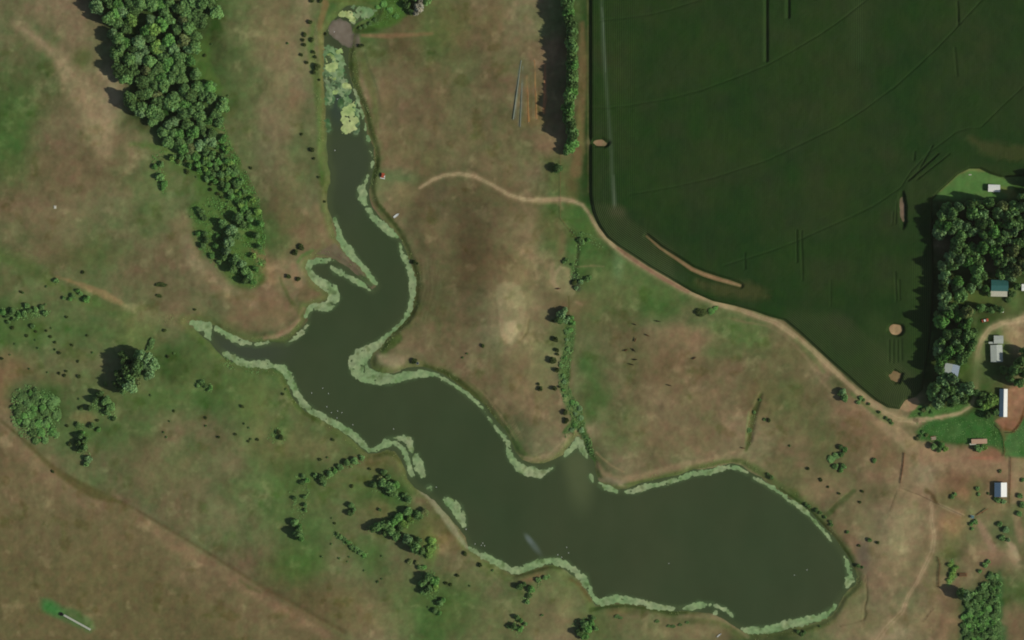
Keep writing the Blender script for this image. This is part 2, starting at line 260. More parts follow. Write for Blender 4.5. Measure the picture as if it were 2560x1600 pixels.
for s_ in [(1160,190,26,40,(98,102,66),.6),(1120,60,60,60,(82,86,46),.5),(1230,60,30,60,(100,90,58),.5),(1100,220,80,80,(90,82,54),.4),(970,240,20,40,(118,96,66),.4),(990,360,40,50,(112,92,64),.4),(1170,350,60,50,(94,90,58),.5),(1070,420,40,50,(92,80,52),.4),(1260,420,50,50,(110,98,68),.5),
           (985,445,50,20,(70,100,58),.7),(1000,490,40,40,(116,104,70),.6),(950,480,14,30,(92,112,66),.5),(1100,520,26,70,(78,76,56),.5),(1170,560,40,90,(84,74,48),.5),(1080,580,40,60,(98,86,56),.4),(1280,560,50,70,(112,96,66),.5),(1240,680,90,50,(100,82,56),.6),
           (1290,690,60,20,(118,102,72),.5),(1262,760,46,70,(120,108,76),.5),(1290,760,40,26,(120,108,76),.5),(1330,620,16,50,(122,108,76),.5),(1380,690,20,50,(128,116,80),.8,-10),(1413,705,18,34,(124,118,82),.9,-14),(1400,575,30,30,(106,98,64),.5),(1405,620,10,30,(122,92,68),.5),
           (1460,570,44,34,(72,94,46),.85,40),(1430,480,16,60,(92,84,50),.7),(1400,440,20,60,(98,96,58),.5),(1445,540,40,30,(70,96,48),.8),
           (1560,690,60,40,(84,104,58),.5),(1640,740,70,40,(80,98,52),.5),(1530,710,60,60,(92,94,58),.5),(1545,660,14,40,(100,124,82),.45),(1440,760,40,30,(112,92,64),.5),(1500,800,60,40,(84,88,52),.4),
           (1350,1000,40,80,(122,102,74),.6),(1330,880,40,80,(112,104,70),.5),(1360,930,30,60,(106,112,70),.5),(1290,930,30,60,(112,94,66),.5),(1340,1100,40,40,(112,108,76),.5),
           (1700,835,60,20,(128,106,76),.6),(1760,850,60,18,(124,100,74),.5),(1650,900,90,60,(108,90,62),.4),(1850,830,60,30,(80,100,52),.55,20),(1560,900,50,40,(98,98,64),.5),(1700,1000,100,60,(116,98,70),.4),(1640,1060,60,40,(122,104,76),.5),(1720,1100,120,40,(110,90,64),.4),(1560,1050,60,60,(104,98,66),.4),(1850,1080,60,60,(122,106,78),.5),(1900,1000,40,60,(96,86,54),.5),
           (1980,1010,50,70,(92,90,56),.5),(2000,900,50,40,(110,96,66),.5),(1960,880,60,30,(92,92,56),.4),(2050,1100,60,70,(108,94,66),.4),(2130,1020,40,40,(122,96,72),.6),(2160,1080,50,50,(112,92,64),.5),(2080,1150,50,40,(84,92,54),.5),(1940,1180,60,30,(96,96,60),.4),
           (2000,1235,60,30,(118,104,72),.5),(2200,1230,60,30,(104,92,62),.4),(2130,1290,50,40,(108,94,68),.4),(2200,1400,60,90,(118,104,74),.5,20),(2240,1330,50,90,(128,114,84),.55,20),(2190,1430,40,50,(130,106,80),.5),(2160,1400,16,40,(84,76,60),.6),(2165,1310,30,30,(96,96,64),.5),
           (2300,1200,60,40,(124,108,80),.5),(2400,1180,60,30,(132,104,76),.5),(2450,1150,50,26,(138,104,80),.7),(2380,1230,40,40,(124,94,68),.5),(2430,1220,30,30,(110,84,58),.5),(2440,1230,20,34,(92,100,58),.5),(2370,1250,30,20,(88,94,56),.5),(2400,1290,20,20,(132,104,74),.6),(2380,1310,30,26,(134,106,74),.6),(2470,1290,40,30,(108,98,66),.6),
           (2480,1340,20,40,(132,108,82),.7,-25),(2530,1380,12,28,(148,128,96),.85,-25),(2530,1300,26,50,(84,96,56),.7),(2510,1270,20,20,(110,100,66),.5),(2440,1370,30,60,(116,102,72),.4),(2420,1450,50,40,(124,102,78),.5),(2350,1400,30,60,(110,104,68),.5),(2380,1345,20,40,(104,106,62),.5),
           (2500,1340,26,30,(80,96,54),.5),(2300,1560,90,40,(120,104,74),.5),(2200,1580,60,20,(128,114,82),.5),(2390,1560,40,50,(116,98,68),.5),(2530,1540,30,60,(100,86,62),.5),(2550,1220,14,80,(84,98,54),.6),(2535,1200,12,60,(132,108,80),.5),(2150,1560,50,30,(96,100,60),.5),(2130,1480,20,40,(112,102,68),.5)]:
    spot(*s_)
# the tan knoll near the middle and its dark rim
ppoly([(1240,715),(1262,702),(1300,712),(1316,760),(1312,800),(1296,845),(1282,862),(1264,862),(1254,835),(1248,790),(1240,750)], (130,120,86), 5, .8, 5, 22)
ppoly([(1248,800),(1266,806),(1290,800),(1296,830),(1280,858),(1264,860),(1254,835)], (154,139,103), 4, .9, 2, 14)
ppoly([(1246,745),(1256,748),(1258,800),(1268,858),(1260,862),(1250,830)], (138,122,90), 4, .7)
pstroke([(1322,800,3),(1318,830,3),(1305,848,3)], (82,76,46), 3, .6)
for q in [((1302,151),(1290,220),(1283,298),(82,86,66)),((1308,165),(1304,240),(1300,317),(86,88,70)),((1298,180),(1292,240),(1290,300),(104,100,80)),((1314,200),(1314,250),(1312,300),(112,96,60)),((1326,190),(1328,250),(1328,300),(88,76,44)),((1345,200),(1348,250),(1347,296),(90,76,44)),((1340,240),(1346,270),(1352,290),(88,76,46)),((1362,180),(1364,240),(1360,284),(122,88,62)),((1368,235),(1364,262),(1362,285),(126,92,66))]:
    pstroke([(q[0][0], q[0][1], 1.5), (q[1][0], q[1][1], 4), (q[2][0], q[2][1], 4)], q[3], 2.5, .6)
spot(1312,175,12,30,(100,104,72),.4); spot(1335,305,50,10,(108,92,56),.5)
# plough-like scratches beside the eastern bank
for k in range(10):
    a = 1048 + k * 6 + random.uniform(-2, 2); y0 = 640 + random.uniform(0, 40); y1 = 790 + random.uniform(-20, 40)
    pstroke([(a, y0, 1.5), (a + 6, (y0 + y1) / 2, 2), (a - 14, y1, 1.5)], random.choice([(120,112,78),(76,74,44)]), 2, .5)
for k in range(8):
    a = k * 5
    pstroke([(1195 + a, 975, 1.5), (1245 + a, 1040, 2), (1280 + a * .8, 1100, 1.5)], random.choice([(116,102,70),(78,72,46)]), 2, .5)
for k in range(9):
    a = 1150 + random.uniform(-60, 60)
    pstroke([(a, 480 + random.uniform(0, 60), 1.5), (a - 4, 620 + random.uniform(0, 60), 1.5)], random.choice([(82,80,52),(74,72,48)]), 3, .35)
# rank green lining on the reservoir's banks
lake_d = -polyfield(GX, GY, LAKE, 60)        # >0 on land
bank = (lake_d > 0) & (lake_d < 26)
bn = fbm(GX, GY, 30, 3, 61)
a_ = np.where(bank, sstep(24, 6, lake_d + bn * 12) * .6, 0)[..., None]; RGB[:] = RGB * (1 - a_) + np.array((84,94,52.)) * a_
ppoly([(838,608),(870,640),(905,678),(938,716),(930,724),(905,700),(880,678),(850,655),(820,640),(790,635),(805,625)], (98,88,68), 4, .9)
pstroke([(900,690,8),(915,700,14),(928,712,10)], (68,84,50), 3, .8)
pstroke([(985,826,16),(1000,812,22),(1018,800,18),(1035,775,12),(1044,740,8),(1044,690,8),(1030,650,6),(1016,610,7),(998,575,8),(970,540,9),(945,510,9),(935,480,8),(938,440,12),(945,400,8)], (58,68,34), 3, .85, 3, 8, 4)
pstroke([(958,878,16),(975,862,22),(995,845,22)], (62,76,38), 4, .8, 5, 8)
pstroke([(940,885,6),(960,898,24),(985,905,36),(1005,905,20)], (134,120,90), 8, .75)
pstroke([(955,936,5),(975,941,6),(990,938,4)], (62,86,42), 3, .7)
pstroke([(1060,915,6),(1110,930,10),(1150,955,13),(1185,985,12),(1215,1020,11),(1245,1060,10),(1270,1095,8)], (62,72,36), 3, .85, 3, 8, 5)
pstroke([(1270,1070,14),(1290,1110,16),(1310,1135,14)], (68,86,46), 5, .8)
pstroke([(1310,1150,6),(1345,1152,10),(1380,1140,10),(1410,1110,10),(1425,1080,8),(1440,1060,6)], (128,116,84), 4, .6)
pstroke([(1493,1160,10),(1510,1185,14),(1550,1200,16),(1610,1190,16),(1680,1170,16),(1740,1155,12),(1790,1145,8),(1835,1130,8)], (138,116,86), 6, .65)
pstroke([(1490,1130,3),(1505,1145,3),(1530,1165,3),(1560,1180,3)], (146,124,88), 2, .6)
pstroke([(1500,1200,10),(1520,1200,16),(1560,1210,14)], (132,116,92), 6, .6)
pstroke([(1560,1212,5),(1650,1196,6),(1735,1172,6),(1800,1156,7),(1850,1150,9),(1880,1170,8),(1920,1198,7)], (74,86,46), 3, .65)
pstroke([(1864,1158,10),(1900,1175,12),(1940,1205,14),(2000,1250,14),(2050,1295,18),(2100,1355,20),(2130,1395,14)], (84,94,54), 6, .7)
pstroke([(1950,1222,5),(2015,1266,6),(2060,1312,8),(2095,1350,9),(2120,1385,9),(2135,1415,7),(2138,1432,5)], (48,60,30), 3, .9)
pstroke([(1050,1224,8),(1082,1252,16),(1108,1286,20),(1130,1318,18),(1152,1350,12),(1170,1370,8)], (124,122,92), 4, .9, 3, 8)
pstroke([(706,945,6),(722,985,8),(742,1014,10),(770,1038,10),(800,1056,8)], (66,78,40), 4, .8)
pstroke([(900,1110,8),(910,1125,10)], (64,76,38), 4, .8)
pstroke([(935,1140,6),(965,1132,9),(985,1136,8),(1005,1158,8)], (72,76,40), 4, .8, 2, 6)
pstroke([(1290,1440,6),(1330,1430,7),(1370,1418,7),(1400,1420,6)], (64,70,38), 3, .8)
pstroke([(1425,1448,6),(1450,1462,9),(1462,1480,10),(1475,1500,7)], (88,78,46), 4, .8, 3, 8)
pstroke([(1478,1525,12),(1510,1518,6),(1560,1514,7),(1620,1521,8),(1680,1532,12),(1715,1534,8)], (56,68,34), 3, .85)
pstroke([(1700,1540,10),(1760,1540,12),(1800,1546,14),(1830,1560,12),(1870,1592,10)], (124,112,80), 5, .7)
pstroke([(1930,1590,8),(1990,1582,10),(2030,1572,10),(2070,1560,8)], (72,80,44), 5, .7, 3, 8)
pstroke([(1700,1555,6),(1750,1555,8),(1780,1560,6)], (80,86,50), 5, .5, 4, 8)
# eastern gully of green scrub, ditches and cracks
GUL = [(1428,818,24),(1425,850,20),(1415,900,26),(1410,930,26),(1410,970,26),(1425,1005,28),(1440,1030,30),(1446,1060,34)]
pstroke(GUL, (88,108,60), 5, .85, 6, 10, 8)
pstroke([(1434,830,8),(1428,880,8),(1424,910,10),(1420,950,8)], (62,74,40), 4, .6, 3, 8)
pstroke([(1415,1080,14),(1440,1055,20),(1465,1090,16),(1476,1130,12),(1486,1160,8)], (60,86,42), 4, .85, 4, 8)
pstroke([(1445,1050,10),(1455,1075,8)], (78,84,40), 4, .8)
pstroke([(1425,575,3),(1430,590,3),(1446,600,6),(1448,625,4),(1441,650,5),(1434,680,6),(1430,705,8),(1440,722,8)], (66,68,42), 3, .75, 2, 6)
pstroke([(1421,740,3),(1423,760,3),(1420,785,4)], (70,70,36), 2, .7)
pstroke([(1902,985,4),(1895,1010,10),(1885,1030,14),(1878,1060,14),(1873,1100,12),(1866,1125,8)], (72,78,42), 3, .8, 3, 8, 4)
pstroke([(1872,1030,3),(1868,1060,4),(1864,1110,4)], (96,116,66), 3, .6)
pstroke([(2132,1224,3),(2110,1245,6),(2085,1270,9),(2070,1288,7)], (76,86,48), 4, .8, 2, 6)
pstroke([(2243,1225,1.5),(2238,1240,1.5),(2225,1275,1.5)], (72,66,42), 2, .6)
pstroke([(2160,1440,1.5),(2168,1470,2.5),(2168,1500,3),(2162,1520,3),(2168,1535,3),(2160,1550,4),(2130,1560,2.5),(2100,1566,2)], (78,72,46), 1.5, .8, 1, 4)
pstroke([(2316,1226,10),(2330,1240,12),(2340,1255,8)], (82,66,42), 3, .8, 2, 6)
pstroke([(2345,1395,3),(2350,1410,5),(2347,1440,4),(2347,1468,4)], (82,64,42), 2, .6)
for s_ in [(1150,540,90,90,(84,76,54),.55),(1100,690,46,90,(80,77,52),.5),(1030,760,30,80,(80,76,50),.45),(1200,470,70,30,(88,80,52),.4),(1310,560,40,50,(116,102,74),.5),(960,470,30,30,(112,106,72),.5),(1190,620,40,60,(90,74,50),.4),  # dark spots here paint the shade of the slopes west of the knoll
           (1380,560,30,40,(92,82,52),.4),(2311,1180,26,32,(130,118,88),.7),(2355,1142,60,16,(138,112,84),.7),(2390,1198,28,20,(104,80,58),.6),(2409,1232,16,16,(136,104,74),.7),(2190,1235,44,24,(82,80,52),.5),(2215,1150,26,40,(98,84,56),.5),
           (2245,1340,34,70,(130,120,86),.75,25),(2210,1400,30,40,(126,112,80),.6),(2380,1312,26,20,(134,106,74),.7,30),(2158,1385,16,34,(92,80,66),.6),(2230,1585,50,18,(134,120,90),.7),(2300,1440,40,70,(112,98,70),.4),(2350,1560,40,30,(122,98,72),.5),(2420,1540,14,50,(70,88,50),.5),(2540,1560,20,40,(112,92,66),.5),
           (2500,1330,28,28,(84,90,58),.6),(2070,1210,50,26,(120,106,74),.6),(2100,1320,40,30,(110,94,66),.5),(2130,1560,30,16,(118,102,76),.5),
           (620,800,60,26,(112,94,68),.5),(700,810,24,24,(128,106,78),.6),(120,1330,90,60,(104,94,66),.4),(400,1540,80,40,(96,88,58),.4),(480,1440,60,30,(112,96,70),.4)]: spot(*s_)
ppoly([(1402,666),(1425,670),(1427,700),(1441,730),(1430,740),(1400,732),(1383,712),(1383,688)], (124,117,80), 3, .85, 2, 8)
for P_, c_, so, op in [([(1400,668,8),(1386,688,10),(1386,708,10),(1398,728,8)], (142,126,92), 3, .8), ([(1318,190,2),(1319,250,3),(1321,304,5)], (158,118,70), 1.5, .95), ([(1336,150,2),(1339,230,3),(1341,296,5)], (152,118,74), 1.5, .9), ([(1363,160,3),(1362,230,5),(1359,282,5)], (160,110,80), 2, .9), ([(1300,160,3),(1292,230,6),(1284,296,6)], (106,112,94), 2, .7), ([(1306,200,3),(1302,270,6),(1299,312,6)], (104,108,96), 2, .6), ([(2150,1000,18),(2211,1064,24),(2275,1116,30)], (134,116,86), 7, .75), ([(2285,1116,20),(2350,1140,26),(2425,1170,20)], (138,112,84), 8, .6),
     ([(2245,1222,5),(2285,1236,6),(2317,1249,5)], (134,116,84), 2.5, .7), ([(2350,1262,7),(2380,1276,8),(2409,1288,6)], (146,128,96), 3, .8), ([(2446,1304,14),(2466,1340,20),(2483,1372,18)], (138,112,88), 5, .75), ([(2520,1352,10),(2534,1372,16),(2546,1396,12)], (152,134,102), 4, .85), ([(2542,1290,18),(2548,1330,22),(2552,1350,14)], (134,106,82), 6, .6),
     ([(2136,1228,10),(2110,1248,14),(2090,1266,14),(2068,1288,12)], (68,76,44), 4, .75), ([(2120,1232,2),(2095,1250,2),(2070,1275,2)], (120,120,74), 2, .6),
     ([(746,800,8),(722,826,10),(693,842,8),(660,846,6)], (142,118,90), 3.5, .7), ([(760,770,5),(735,812,6),(700,832,6)], (116,94,70), 3, .5), ([(700,760,24),(735,775,20)], (122,104,76), 8, .5), ([(463,598,26),(476,651,26),(529,696,22),(608,744,20),(640,765,16)], (120,107,79), 9, .65),
     ([(1425,1030,8),(1440,1050,4)], (120,112,60), 3, .6), ([(1437,690,16),(1436,706,24),(1446,722,12)], (58,66,52), 4, .7), ([(1382,660,10),(1380,700,12),(1392,722,10)], (140,124,90), 4, .7), ([(1440,668,3),(1480,664,5),(1510,666,3)], (116,108,72), 3, .7), ([(1440,755,6),(1455,762,5)], (142,118,88), 4, .6),
     ([(1300,1140,4),(1335,1148,7),(1375,1135,7),(1405,1105,5),(1425,1070,3)], (140,124,92), 3.5, .6), ([(1000,578,3),(1012,600,3),(1030,650,3)], (112,108,72), 2, .4),
     ([(980,820,2),(965,840,3),(955,860,2)], (128,112,76), 2, .5), ([(1175,950,3),(1215,990,3),(1260,1050,3),(1290,1100,3)], (124,108,78), 2, .5),
     ([(100,650,4),(60,630,6),(20,640,4)], (96,108,64), 4, .4), ([(560,380,60),(585,330,60)], (88,88,58), 30, .3)]:
    pstroke(P_, c_, so, op, 1.2, 9, 5)
# dirt tracks (also the outline of the track meshes)
TRK = {
 'pasture': [(1050,470,6),(1080,450,8),(1110,438,9),(1150,434,9),(1190,442,9),(1230,462,9),(1275,488,10),(1310,498,10),(1350,500,11),(1400,498,13),(1430,502,10),(1455,512,8),(1470,530,7),(1485,556,9),(1505,585,12),(1535,615,13),(1575,645,14),(1620,672,14),(1665,698,14),(1710,724,14),(1760,745,13),(1800,762,13),(1850,775,13),(1900,793,13),(1940,806,15),(1985,838,15),(2030,875,15),(2070,913,14),(2105,945,13),(2140,977,12),(2175,1005,12),(2210,1030,14),(2245,1048,16),(2290,1052,16)],
 'farm': [(2290,1050,18),(2330,1048,18),(2370,1042,17),(2400,1030,15),(2428,1012,12),(2438,990,12),(2440,950,17),(2440,920,14),(2445,880,14),(2455,850,16),(2475,822,17),(2510,806,18),(2560,798,24),(2700,790,30)],
 'lower': [(2150,1005,12),(2190,1030,14),(2230,1062,18),(2262,1090,24),(2285,1115,26),(2330,1140,26)],
 'south': [(2322,1240,8),(2330,1270,10),(2328,1300,12),(2336,1340,14),(2330,1380,16),(2310,1420,12),(2290,1460,10),(2270,1490,10),(2255,1530,14),(2215,1570,16),(2180,1620,20)],
 'inner': [(1616,590,3),(1650,620,5),(1690,646,7),(1730,673,9),(1760,686,10),(1790,696,10),(1825,706,9),(1850,714,6)],
}
TC = {'pasture':(148,128,94),'farm':(158,138,104),'lower':(138,118,86),'south':(138,119,88),'inner':(136,108,78)}
CROPF = polyfield(GX, GY, CROP, 60)
paint(CROPF, (50,60,33), 4, 1)
pstroke([(1455,60,12),(1458,150,22),(1455,250,20),(1450,350,22),(1440,430,30)], (110,88,60), 7, .7)
pstroke([(1448,280,10),(1445,330,14),(1460,380,10)], (98,94,56), 6, .6)
pstroke([(1469,-150,4),(1470,250,4),(1472,480,4)], (96,94,58), 2, .6)
for k in ('pasture','farm','lower','south'):
    pstroke([(x, y, w * 1.7) for x, y, w in TRK[k]], TC[k], 5, .35)
    pstroke([(x, y, w * .8) for x, y, w in TRK[k]], TC[k], 3.5, .9, 1.5, 8, 3)
for k in ('pasture', 'farm', 'south'):
    for q in range(len(TRK[k]) - 1):
        (x0, y0, w0), (x1, y1, w1) = TRK[k][q:q + 2]; L_ = math.hypot(x1 - x0, y1 - y0); nx_, ny_ = -(y1 - y0) / L_, (x1 - x0) / L_
        for sd in (-1, 1): pstroke([(x0 + nx_ * w0 * .24 * sd, y0 + ny_ * w0 * .24 * sd, 1.6), (x1 + nx_ * w1 * .24 * sd, y1 + ny_ * w1 * .24 * sd, 1.6)], (164, 144, 112), 1.6, .4)
    pstroke([(x, y, 1.4) for x, y, w in TRK[k]], (112, 106, 72), 2, .4, 1.5, 9, 7)
pstroke([(1545,620,8),(1600,660,9),(1660,698,9),(1720,730,8)], (118,88,68), 4, .7)
pstroke([(1790,755,6),(1815,765,14),(1840,770,8)], (152,132,98), 5, .7)
pstroke([(1300,500,2),(1350,505,8),(1395,500,16),(1405,520,8)], (140,122,88), 6, .5)
pstroke([(1820,795,3),(1860,805,5),(1920,815,5),(1970,845,3)], (128,106,78), 4, .5)
pstroke([(1965,845,3),(1990,865,4),(2020,900,5),(2050,950,5),(2090,990,5),(2120,1010,4)], (124,108,78), 4, .6)
pstroke([(2120,1012,6),(2160,1030,14),(2200,1062,16)], (130,104,76), 6, .5)
pstroke([(1990,850,8),(2030,890,10),(2060,930,8)], (84,100,56), 6, .5)
pstroke([(2130,985,8),(2165,1015,8),(2200,1040,14),(2230,1060,8)], (78,96,52), 5, .7)
# farmyard ground
ppoly([(2330,500),(2370,458),(2396,434),(2423,420),(2449,421),(2475,434),(2502,442),(2530,460),(2545,490),(2540,520),(2340,500)], (78,108,56), 6, .95)
pstroke([(2350,478,4),(2396,434,5),(2425,423,8),(2460,425,10)], (120,116,70), 3, .6)
pstroke([(2500,470,10),(2530,485,24),(2525,500,16)], (104,104,56), 8, .8)
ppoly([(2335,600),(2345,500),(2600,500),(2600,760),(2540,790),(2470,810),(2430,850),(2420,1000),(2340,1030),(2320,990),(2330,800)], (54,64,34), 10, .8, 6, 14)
for s_ in [(2356,612,26,22,(104,88,66),.8),(2440,600,26,16,(104,90,68),.7),(2480,668,20,18,(98,86,66),.8),(2405,668,14,10,(74,92,50),.8),(2430,745,60,16,(82,94,48),.9),(2535,745,24,40,(84,102,56),.8),(2500,860,30,30,(84,102,56),.9),(2520,840,16,20,(150,126,92),.6),(2545,850,18,34,(144,122,88),.7),
           (2470,940,50,60,(64,84,44),.7),(2410,925,26,50,(66,90,42),.7)]:
    spot(*s_)
ppoly([(2320,1052),(2420,1038),(2470,1010),(2485,1045),(2492,1060),(2510,1090),(2518,1120),(2516,1145),(2480,1115),(2360,1108),(2300,1100),(2290,1080)], (54,88,42), 6, .95, 3, 10)
ppoly([(2512,1100),(2530,1075),(2560,1040),(2720,1040),(2720,1142),(2514,1142)], (62,96,50), 5, .9, 3, 10)
ppoly([(2290,1010),(2340,1020),(2400,1010),(2430,1010),(2400,1028),(2330,1042),(2270,1044)], (64,96,46), 5, .9, 3, 8)
ppoly([(2518,975),(2560,955),(2720,950),(2720,1000),(2560,1042),(2540,1075),(2510,1075),(2486,1052),(2500,1045),(2518,1040)], (134,100,74), 4, .95)
spot(2520,1062,22,14,(124,86,64),.8); pstroke([(2512,1072,5),(2535,1078,6),(2552,1052,6),(2562,1020,6)], (98,66,40), 3, .8)
pstroke([(2500,1064,5),(2508,1085,4),(2513,1100,3)], (96,80,52), 2.5, .8)
ppoly([(2290,1120),(2350,1125),(2480,1118),(2512,1145),(2524,1150),(2524,1200),(2400,1180),(2310,1160)], (132,108,80), 8, .5)
spot(2475,1135,34,16,(128,90,66),.7); spot(2453,1145,26,4,(150,98,76),.7)
ppoly([(2530,1146),(2720,1146),(2720,1260),(2530,1260)], (134,112,84), 5, .6)
ppoly([(2420,1480),(2440,1470),(2475,1460),(2500,1430),(2510,1480),(2505,1540),(2520,1600),(2540,1720),(2400,1720),(2400,1600),(2405,1520)], (56,84,46), 8, .85, 8, 16)
pstroke([(2380,1405,10),(2382,1440,16),(2372,1460,8)], (92,124,56), 5, .8)
# bare places inside the crop show the soil under it
spot(1500,358,26,14,(128,104,78),.9); spot(2256,525,12,36,(116,98,80),.95,-4); spot(2238,824,22,16,(146,120,88),1,0,.3); spot(2238,942,30,22,(128,104,74),.9); spot(1545,535,20,20,(92,82,62),.8)
ppoly([(2250,996),(2293,994),(2300,1005),(2288,1024),(2270,1030),(2248,1022)], (142,116,86), 3, .95, 2, 8)
pstroke([(1730,700,20),(1800,730,34),(1870,745,36),(1920,760,20)], (82,76,42), 12, .8, 6, 16)
pstroke([(2420,340,10),(2450,365,30),(2500,380,34),(2580,385,40),(2700,390,40)], (66,64,38), 16, .6, 8, 16)
pstroke([(2390,320,3),(2420,314,4),(2445,318,4)], (104,84,54), 3, .8)
pstroke(TRK['inner'], TC['inner'], 3, .95)
_wx, _wy = GX + 20 * fbm(GX, GY, 60, 3, 201), GY + 20 * fbm(GX, GY, 60, 3, 202)
rid = 1 - np.abs(fbm(_wx, _wy * 1.3, 48, 4, 203)) * 2.6; rid2 = 1 - np.abs(fbm(_wx * 1.5, _wy, 24, 3, 207)) * 2.6
_soft = sstep(.35, -.1, fbm(GX, GY, 160, 2, 209))[..., None]
RGB *= 1 + (np.clip(rid, -1, 1) * .055)[..., None] * _soft + (np.clip(rid2, -1, 1) * .035)[..., None]
RGB += (sstep(.28, .6, fbm(GX, GY, 34, 5, 211)) * 16)[..., None] * np.array([1, .86, .7]) - (sstep(.25, .6, fbm(GX, GY, 38, 5, 215)) * 12)[..., None] * np.array([1, .75, .9])
RGB = RGB * np.array([1.0, 1.012, 1.01]) + .5
RGB = np.clip(RGB, 12, 220)
# a little darkening-free grain in the sward itself
RGB *= (1 + .05 * fbm(GX, GY, 8, 2, 91))[..., None] * (1 + .07 * fbm(GX, GY, 22, 3, 97))[..., None] * (1 + .035 * fbm(GX, GY * .3, 9, 2, 98))[..., None]
RGB += (fbm(GX, GY, 13, 2, 93) * 5)[..., None] * np.array([.8, -.5, .1])

# ------------------------------------------------------------------ the ground: relief
WATER_Z = -1.35
def bankheight(d):                            # d: distance from the shore, >0 on land
    up = sstep(0, 18, d) * -WATER_Z + WATER_Z
    dn = WATER_Z - sstep(0, 30, -d) * 1.6
    return np.where(d > 0, up, dn)
H = bankheight(lake_d * (1.15 + .55 * fbm(GX, GY, 70, 3, 141))) + .25 * fbm(GX, GY, 120, 3, 3) + .05 * fbm(GX, GY, 12, 2, 8)
# soft hills: away from the shore and outside the crop
_land = sstep(10, 70, -polyfield(GX, GY, LAKE, 80)) * sstep(4, 50, -CROPF)
def hill(x, y, rx, ry, h, ang=0):
    c, s_ = math.cos(math.radians(ang)), math.sin(math.radians(ang)); dx, dy = GX - x, GY - y
    return h * np.exp(-((dx * c + dy * s_) / rx) ** 2 - ((-dx * s_ + dy * c) / ry) ** 2)
REL = 1.3 * fbm(GX, GY, 190, 3, 161) + .42 * fbm(GX, GY, 55, 3, 163)
REL += hill(1255, 740, 70, 170, 4.2) + hill(1060, 560, 60, 110, 2.2, 10) + hill(1640, 960, 150, 120, 2.0) + hill(560, 760, 150, 40, 2.0, 25) + hill(700, 480, 50, 160, 2.2) + hill(180, 300, 90, 170, 2.2, -25) + hill(420, 1130, 120, 70, 2.4, 30) + hill(850, 1500, 140, 60, 2.0, 30) + hill(600, 1040, 60, 120, 1.6) + hill(2230, 1350, 50, 110, 2.4, 15) + hill(1395, 1510, 34, 50, 1.8) + hill(110, 1480, 160, 120, 1.5)
REL -= hill(1140, 620, 40, 120, 2.0) + hill(300, 1250, 120, 26, 1.2, 30) + hill(700, 1250, 50, 130, 1.2)
H = H + REL * _land
def carve(pts, dep, soft):
    F = stroke(GX, GY, pts, soft + 4); H[:] -= dep * sstep(-soft, 2, F)
carve([(1425,575,3),(1446,600,5),(1441,650,4),(1432,700,8)], .7, 6)
carve([(1902,985,4),(1885,1030,10),(1873,1100,10)], .8, 7)
carve([(2165,1440,2),(2168,1490,2),(2162,1520,2),(2160,1550,2)], .5, 4)
carve([(0,1055,4),(110,1155,6),(200,1220,12),(290,1252,6),(440,1334,4),(640,1458,4),(860,1580,4)], .5, 9)
carve([(1322,800,3),(1318,830,3),(1305,848,3)], .4, 5)
ys0, xs0 = GY[0, 0], GX[0, 0]
def bilin(A, x, y):
    x = np.asarray(x, float); y = np.asarray(y, float)
    u = np.clip((x - xs0) / GS, 0, A.shape[1] - 1.001); v = np.clip((y - ys0) / GS, 0, A.shape[0] - 1.001)
    i = np.floor(u).astype(int); j = np.floor(v).astype(int); fu = u - i; fv = v - j
    if A.ndim == 3: fu = fu[..., None]; fv = fv[..., None]
    return (A[j, i] * (1 - fu) + A[j, i + 1] * fu) * (1 - fv) + (A[j + 1, i] * (1 - fu) + A[j + 1, i + 1] * fu) * fv
def gz(x, y): return float(bilin(H, x, y))

# ------------------------------------------------------------------ materials
def mat(name, col=None, rough=.9, spec=.2, attr=None, grain=0, gscale=1.0, metal=0, obj_var=0, bump=0, bscale=1.0, trans=0):
    m = bpy.data.materials.new(name); m.use_nodes = True; nt = m.node_tree; b = nt.nodes['Principled BSDF']
    b.inputs['Roughness'].default_value = rough; b.inputs['Specular IOR Level'].default_value = spec; b.inputs['Metallic'].default_value = metal
    src = None
    if attr:
        a = nt.nodes.new('ShaderNodeAttribute'); a.attribute_name = attr; src = a.outputs['Color']
    else:
        r = nt.nodes.new('ShaderNodeRGB'); r.outputs[0].default_value = (*alb(col), 1); src = r.outputs[0]
    def mul(src, fac_out, lo, hi):
        mr = nt.nodes.new('ShaderNodeMapRange'); nt.links.new(fac_out, mr.inputs[0]); mr.inputs[3].default_value = lo; mr.inputs[4].default_value = hi
        v = nt.nodes.new('ShaderNodeVectorMath'); v.operation = 'SCALE'; nt.links.new(src, v.inputs[0]); nt.links.new(mr.outputs[0], v.inputs[3]); return v.outputs[0]
    if grain:
        g = nt.nodes.new('ShaderNodeNewGeometry'); n = nt.nodes.new('ShaderNodeTexNoise'); n.inputs['Scale'].default_value = gscale; n.inputs['Detail'].default_value = 5; n.inputs['Roughness'].default_value = .6
        nt.links.new(g.outputs['Position'], n.inputs['Vector']); src = mul(src, n.outputs[0], 1 - grain, 1 + grain)
    if obj_var:
        oi = nt.nodes.new('ShaderNodeObjectInfo'); src = mul(src, oi.outputs['Random'], 1 - obj_var, 1 + obj_var)
    nt.links.new(src, b.inputs['Base Color'])
    if bump:
        g = nt.nodes.new('ShaderNodeNewGeometry'); n = nt.nodes.new('ShaderNodeTexNoise'); n.inputs['Scale'].default_value = bscale; n.inputs['Detail'].default_value = 4
        nt.links.new(g.outputs['Position'], n.inputs['Vector']); bp = nt.nodes.new('ShaderNodeBump'); bp.inputs['Strength'].default_value = bump; bp.inputs['Distance'].default_value = .4
        nt.links.new(n.outputs[0], bp.inputs['Height']); nt.links.new(bp.outputs[0], b.inputs['Normal'])
    return m
